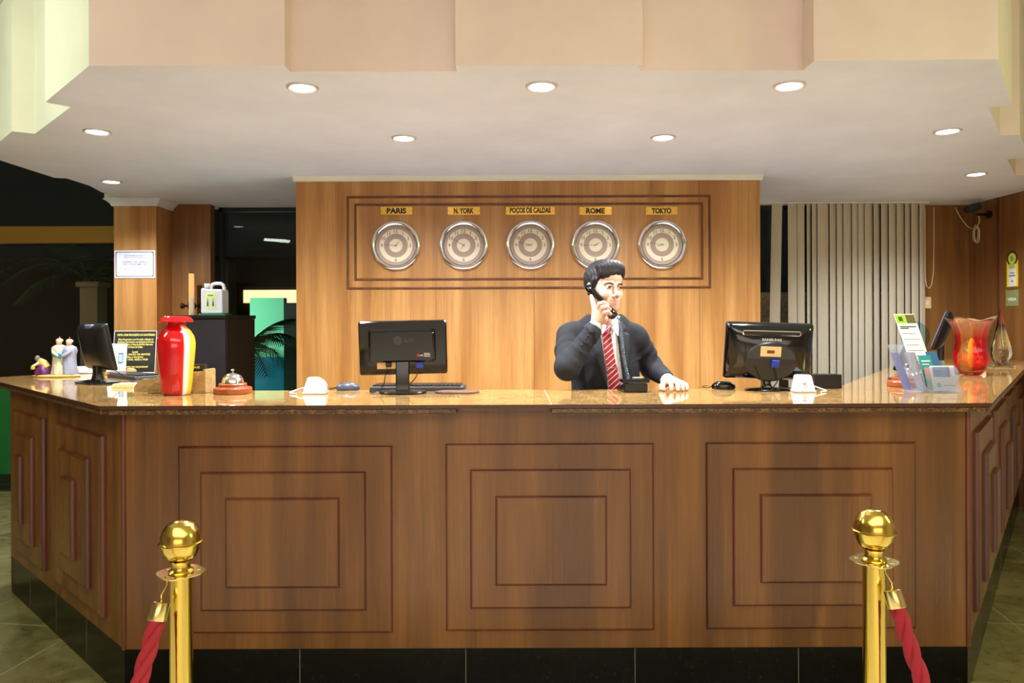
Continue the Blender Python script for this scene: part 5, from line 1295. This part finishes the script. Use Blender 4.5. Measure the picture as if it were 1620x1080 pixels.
# open collar v at the throat
def vthroat(X, Y, Z): return np.maximum(np.maximum(np.abs(X-.449)-(Z-1.405)*.55, 1.408-Z), Y-3.44)
Fs.custom(vthroat, (.40,3.2,1.40), (.50,3.44,1.51), .002, 'sub')
shirt = sdf_obj(Fs, 'shirt', shirt_m, body)
def surf(F_, X, Z, y0=3.2):
    i = int(np.argmin(abs(F_.ax[0]-X))); k = int(np.argmin(abs(F_.ax[2]-Z))); col = F_.f[i, :, k]
    j = np.argmax(col < 0)
    if col[j] >= 0 or j == 0: return 3.36
    a, b = col[j-1], col[j]; t_ = a/(a-b); return float(F_.ax[1][j-1]+(F_.ax[1][j]-F_.ax[1][j-1])*t_)
def draped(name, outline_rows, m, off, th, F_=Fs, nu=8):
    """rows of (xl, xr, z) laid over the chest"""
    mb = MB(); rows = []; n_ = nu+1
    for xl, xr, z in outline_rows:
        ys_ = [min(surf(F_, xl+(xr-xl)*j/nu, z), 3.43) for j in range(n_)]
        yy = [sum(ys_)/n_*.5+v_*.5 for v_ in ys_]
        rows.append([(xl+(xr-xl)*j/nu, yy[j]-off-.003*math.sin(PI*j/nu), z) for j in range(n_)])
    nr = len(rows); vs = [p for r_ in rows for p in r_]+[(p[0], p[1]+th, p[2]) for r_ in rows for p in r_]; B = nr*n_
    fs = []
    for i in range(nr-1):
        for j in range(nu):
            a = i*n_+j; fs.append((a, a+1, a+n_+1, a+n_)); fs.append((B+a, B+a+n_, B+a+n_+1, B+a+1))
        for a in (i*n_, i*n_+nu): fs.append((a, a+n_, B+a+n_, B+a))
    for j in range(nu):
        fs.append((j, j+1, B+j+1, B+j)); a = (nr-1)*n_+j; fs.append((a, B+a, B+a+1, a+1))
    mb.add([Vector(v_)-ORG for v_ in vs], fs); return mb.build(name, m, body, smooth=True, ang=60)
tie_m = mat('red_striped_silk', (170,16,40), .4, Sheen_Weight=.3); tt = NT(tie_m)
tc = tt.n('ShaderNodeTexCoord'); sx_ = tt.n('ShaderNodeSeparateXYZ'); tt.l(tc.outputs['Object'], sx_.inputs[0])
ml = tt.n('ShaderNodeMath', operation='MULTIPLY'); ml.inputs[1].default_value = -.9; tt.l(sx_.outputs[0], ml.inputs[0])
ad = tt.n('ShaderNodeMath', operation='ADD'); tt.l(ml.outputs[0], ad.inputs[0]); tt.l(sx_.outputs[2], ad.inputs[1])
md = tt.n('ShaderNodeMath', operation='PINGPONG'); md.inputs[1].default_value = .0135; tt.l(ad.outputs[0], md.inputs[0])
dv_ = tt.n('ShaderNodeMath', operation='DIVIDE'); dv_.inputs[1].default_value = .0135; tt.l(md.outputs[0], dv_.inputs[0])
tt.l(tt.ramp(dv_.outputs[0], [(0, lin((236,226,230))), (.13, lin((236,226,230))), (.15, lin((176,18,42))), (1, lin((150,12,34)))], 'LINEAR'), tt.b.inputs['Base Color'])
rows = []
for cy, xl, xr in ((592,412,466),(640,412,474),(720,418,484),(800,428,498),(880,438,516),(940,446,528),(1000,450,540),(1100,458,556)):
    a = q2(xl, cy); b = q2(xr, cy); rows.append((a[0], b[0], a[1]))
draped('tie', rows, tie_m, .008, .005)
rows = []
for cy, xl, xr in ((546,412,470),(560,410,472),(575,418,468),(594,424,460)):
    a = q2(xl, cy); b = q2(xr, cy); rows.append((a[0], b[0], a[1]))
draped('tie_knot', rows, tie_m, .018, .016)
a = q2(436, 829); b = q2(512, 826); draped('tie_clip', [(a[0], b[0], a[1]+.0015), (a[0], b[0], a[1]-.0015)], M['steel'], .0105, .002)
def flap(pts, name):
    mb = MB(); vs = [Vector(p_) for p_ in pts]; n_ = len(vs)
    mb.add([v_-ORG for v_ in vs]+[v_-ORG+Vector((0,.003,0)) for v_ in vs], [tuple(range(n_)), tuple(range(n_,2*n_))[::-1]]+[(i,(i+1)%n_,n_+(i+1)%n_,n_+i) for i in range(n_)])
    return mb.build(name, shirt_m, body, bevel=.001)
flap([cp(398,522,3.420), cp(385,560,3.385), cp(402,598,3.350), cp(428,552,3.362), cp(420,530,3.395)], 'collar')
flap([cp(505,486,3.430), cp(514,530,3.385), cp(510,612,3.345), cp(470,556,3.358), cp(476,520,3.390)], 'collar')
# jacket buttons on the cuff, pocket welt
for i in range(4):
    p_ = ELR+(WRR-ELR)*(.58+.075*i)+np.array((-.010,0,-.004)); p_[1] = surf(Fj, p_[0], p_[2])-.001; MB().ell(Vector(p_)-ORG, (.0055,.003,.0055), 10, 6).build('button', M['black_plastic'], body, smooth=True)
a = q2(600,792); b = q2(690,765)
mbp = MB()
for (xa, za, xb, zb) in ((a[0], a[1], b[0], b[1]),):
    ya1 = surf(Fj, xa, za)-.004; yb1 = surf(Fj, xb, zb)-.004; vs = [(xa,ya1,za-.006),(xb,yb1,zb-.006),(xb,yb1,zb+.003),(xa,ya1,za+.003)]
    vs += [(v_[0], v_[1]+.006, v_[2]) for v_ in vs]; mbp.add([Vector(v_)-ORG for v_ in vs], [(0,1,2,3),(7,6,5,4),(0,4,5,1),(1,5,6,2),(2,6,7,3),(3,7,4,0)])
mbp.build('pocket_welt', lapm, body, bevel=.001)
# trousers and shoes
xs = fine([(.22,.68,.01)]); ys = fine([(3.34,3.62,.01)]); zs = fine([(.02,1.06,.014)])
Ft = Field(xs, ys, zs)
Ft.ell((.45,3.48,.95),(.155,.105,.13),.04)
for sx in (-1, 1): Ft.chain([(.45+sx*.085,3.48,.88),(.45+sx*.10,3.47,.50),(.45+sx*.10,3.49,.075)],[.092,.068,.058],.03)
sdf_obj(Ft, 'trousers', suit, body)
for sx in (-1, 1):
    mb = MB(); X_ = .45+sx*.105-ORG.x
    loft(mb, [[(X_+w2*math.cos(2*PI*i/24), .0-.05+l2*math.sin(2*PI*i/24)+dy, z) for i in range(24)] for z, w2, l2, dy in ((0,.046,.135,0),(.02,.048,.137,0),(.045,.044,.12,.01),(.075,.040,.075,.045),(.10,.042,.055,.06))])
    mb.build('shoe', mat('black_leather', (16,14,14), .2), body, smooth=True, ang=50)
# hair
hair_m = mat('black_hair', (16,12,12), .55, spec=.3); tn = NT(hair_m)
hn = tn.noise(tn.coord((1,1,.35)), 210, 3, .6, .5); tn.l(tn.ramp(hn, [(.35, lin((10,8,9))), (.7, lin((38,30,32)))]), tn.b.inputs['Base Color']); tn.bump(hn, .5, .003)
xs = fine([(.32,.55,.0024)]); ys = fine([(3.28,3.54,.0026)]); zs = fine([(1.50,1.74,.0024)])
Fh = Field(xs, ys, zs)
Fh.ell(hd(0,.026,.040),(.0800,.0975,.0935),.01,A=HA)
Fh.ell(hd(.004,-.030,.098),(.062,.060,.034),.02,A=HA)
Fh.ell(hd(.0,-.056,.064),(.068,.040,.048),.015,A=HA); Fh.ell(hd(.030,-.060,.088),(.030,.026,.020),.02,A=HA)
Fh.ell(hd(-.030,-.050,.095),(.036,.034,.022),.02,A=HA)
Fh.cone(hd(-.070,-.020,.03),hd(-.070,-.012,-.012),.013,.008,.012); Fh.cone(hd(.070,-.020,.03),hd(.070,-.012,-.012),.013,.008,.012)
def fringe(X, Y, Z):
    x, y, z = [(X-HC[0])*HA[i][0]+(Y-HC[1])*HA[i][1]+(Z-HC[2])*HA[i][2] for i in range(3)]
    zl = .0590+.0030*np.sin(x*230+1)+.0022*np.sin(x*410)-14*np.abs(x-.01)**2.2
    return np.maximum(np.maximum(z-zl, np.abs(x)-.0665), y+.030-.25*(z-.0))
Fh.custom(fringe, (.30,3.26,1.42), (.56,3.48,1.68), .007, 'sub')      # face
Fh.ell(hd(0,.0,-.115),(.12,.14,.085),.012,'sub',A=HA)       # below the hairline
for s_ in (-1, 1): Fh.ell(hd(s_*.085,.020,-.018),(.022,.022,.030),.006,'sub',A=HA)
def tuft(X, Y, Z):
    p_ = [(X-HC[0])*HA[i][0]+(Y-HC[1])*HA[i][1]+(Z-HC[2])*HA[i][2] for i in range(3)]
    return .0010*np.sin(p_[0]*330+40*p_[1])*np.cos(p_[1]*120+p_[2]*60)+.0009*np.sin(p_[0]*610-p_[1]*150+p_[2]*90)
Fh.custom(tuft, (.30,3.26,1.48), (.56,3.55,1.75), 0, 'off')
sdf_obj(Fh, 'hair', hair_m, body, smooth_it=0)
# eyes and brows
eye_w = mat('eye_white', (186,178,172), .25); iris = mat('brown_iris', (52,30,18), .15); brow_m = mat('dark_brow', (30,20,18), .7)
Rm = Matrix((tuple(hx), tuple(hy), tuple(hz))).transposed().to_4x4()
for s_ in (-1, 1):
    c_ = Vector(hd(s_*.031,-.0755,.0005))-ORG
    ey = MB().ell((0,0,0),(.0122,.0122,.0122),24,16,T=Matrix.Translation(c_) @ Rm).build('eye', eye_w, body, smooth=True)
    gz = Vector(hx)*.12-Vector(hy); gz.normalize()
    MB().ell((0,0,0),(.0074,.0030,.0074),18,10,T=Matrix.Translation(c_+gz*.0105) @ Rm).build('iris', iris, ey, smooth=True)
    MB().tube([Vector(hd(s_*.013,-.0925,.0125))-ORG, Vector(hd(s_*.027,-.0895,.0170))-ORG, Vector(hd(s_*.040,-.0805,.0160))-ORG, Vector(hd(s_*.051,-.0700,.0105))-ORG], [.0028,.0036,.0032,.0016], 8).build('eyebrow', brow_m, body, smooth=True)
# handset, held
hs = thing('telephone_handset', 'black telephone handset held to the ear of the receptionist', 'handset', tuple(HS0))
h0 = Vector((0,0,0)); h1 = Vector(HS1-HS0); hdv = h1.normalized(); fw = Vector(hy*1.0+np.array((.25,0,0))).normalized()
inn_ = (fw-hdv*fw.dot(hdv)).normalized()
pts = [h0-inn_*.0+hdv*(h1.length*i/12)-inn_*(.012*math.sin(PI*i/12)) for i in range(13)]
mb = MB().tube(pts, [.0165,.0195,.0180,.0150,.0135,.0130,.0130,.0130,.0135,.0150,.0175,.0190,.0160], 20, sx=1.15)
mb.build('grip', M['black_gloss'], hs, smooth=True)
for q_, nm in ((h0+hdv*.022, 'earpiece'), (h1-hdv*.022, 'mouthpiece')):
    MB().tube([q_, q_+inn_*.017, q_+inn_*.020], [.019,.0205,.017], 24).build(nm, M['black_plastic'], hs, smooth=True, ang=40)
# telephone base seen from behind
p = TOP(1006, 621)
tb = thing('telephone', 'black desk telephone seen from behind in front of the receptionist', 'telephone', (p.x, p.y, ZT+E), R(3))
mb = MB(); mb.prism([(0,0),(.17,0),(.17,.014),(.03,.038),(0,.040)], -.052,.052, axis='x'); mb.build('base', M['black_plastic'], tb, bevel=.006)
MB().prism(rrect(.120,.017,.007), -.003,.060, axis='y', T=Matrix.Translation((0,0,.0495))).build('cradle', M['black_gloss'], tb, bevel=.004)
kb = MB()
for i in range(4):
    for j in range(3): kb.box(-.005+j*.018,.009+j*.018,.09+i*.020,.104+i*.020,.026-i*.005,.036-i*.005)
kb.build('keypad', mat('pale_keys', (190,200,204), .4), tb)
MB().box(-.008,.035,.02,.045,.0585,.064).build('display', mat('display_glass', (150,160,150), .2), tb, bevel=.002)
# coiled cord from base to handset
a0 = Vector((-.020, .045, .070)); inv = Matrix.Rotation(-R(3), 4, 'Z'); tl_ = Vector(tb.location)
def wl2(v_): return inv @ (Vector(v_)-tl_)
e_ = Vector(HS1)-Vector(hdv)*.004
P0 = wl2(cp(578,905,3.19)); P1 = wl2(cp(548,760,3.215)); P2 = wl2(cp(532,620,3.235)); P3 = wl2(cp(517,515,3.245)); P4 = wl2(cp(505,480,3.250)); P5 = wl2(HS1+np.array((.004,-.004,.004)))
ctrl = [P0, P1, P2, P3]; path = []
for i in range(3):
    p0_ = ctrl[max(i-1,0)]; p1_ = ctrl[i]; p2_ = ctrl[i+1]; p3_ = ctrl[min(i+2,3)]
    for j in range(60):
        t_ = j/60; path.append(.5*((2*p1_)+(-p0_+p2_)*t_+(2*p0_-5*p1_+4*p2_-p3_)*t_**2+(-p0_+3*p1_-3*p2_+p3_)*t_**3))
coil = []
N = len(path)
for i in range(N*5-5):
    f_ = i/5; k_ = int(f_); c_ = path[k_].lerp(path[min(k_+1,N-1)], f_-k_); a = 2*PI*38*i/(N*5)
    coil.append(c_+Vector((math.cos(a)*.0060, math.sin(a)*.0060, 0)))
coil = [Vector((-.02,.02,.05)), P0+Vector((.0,0,-.02))]+coil+[P4, P5]
MB().tube(coil, .0017, 5).build('coiled_cord', mat('grey_green_cord', (92,104,108), .3), tb, smooth=True)
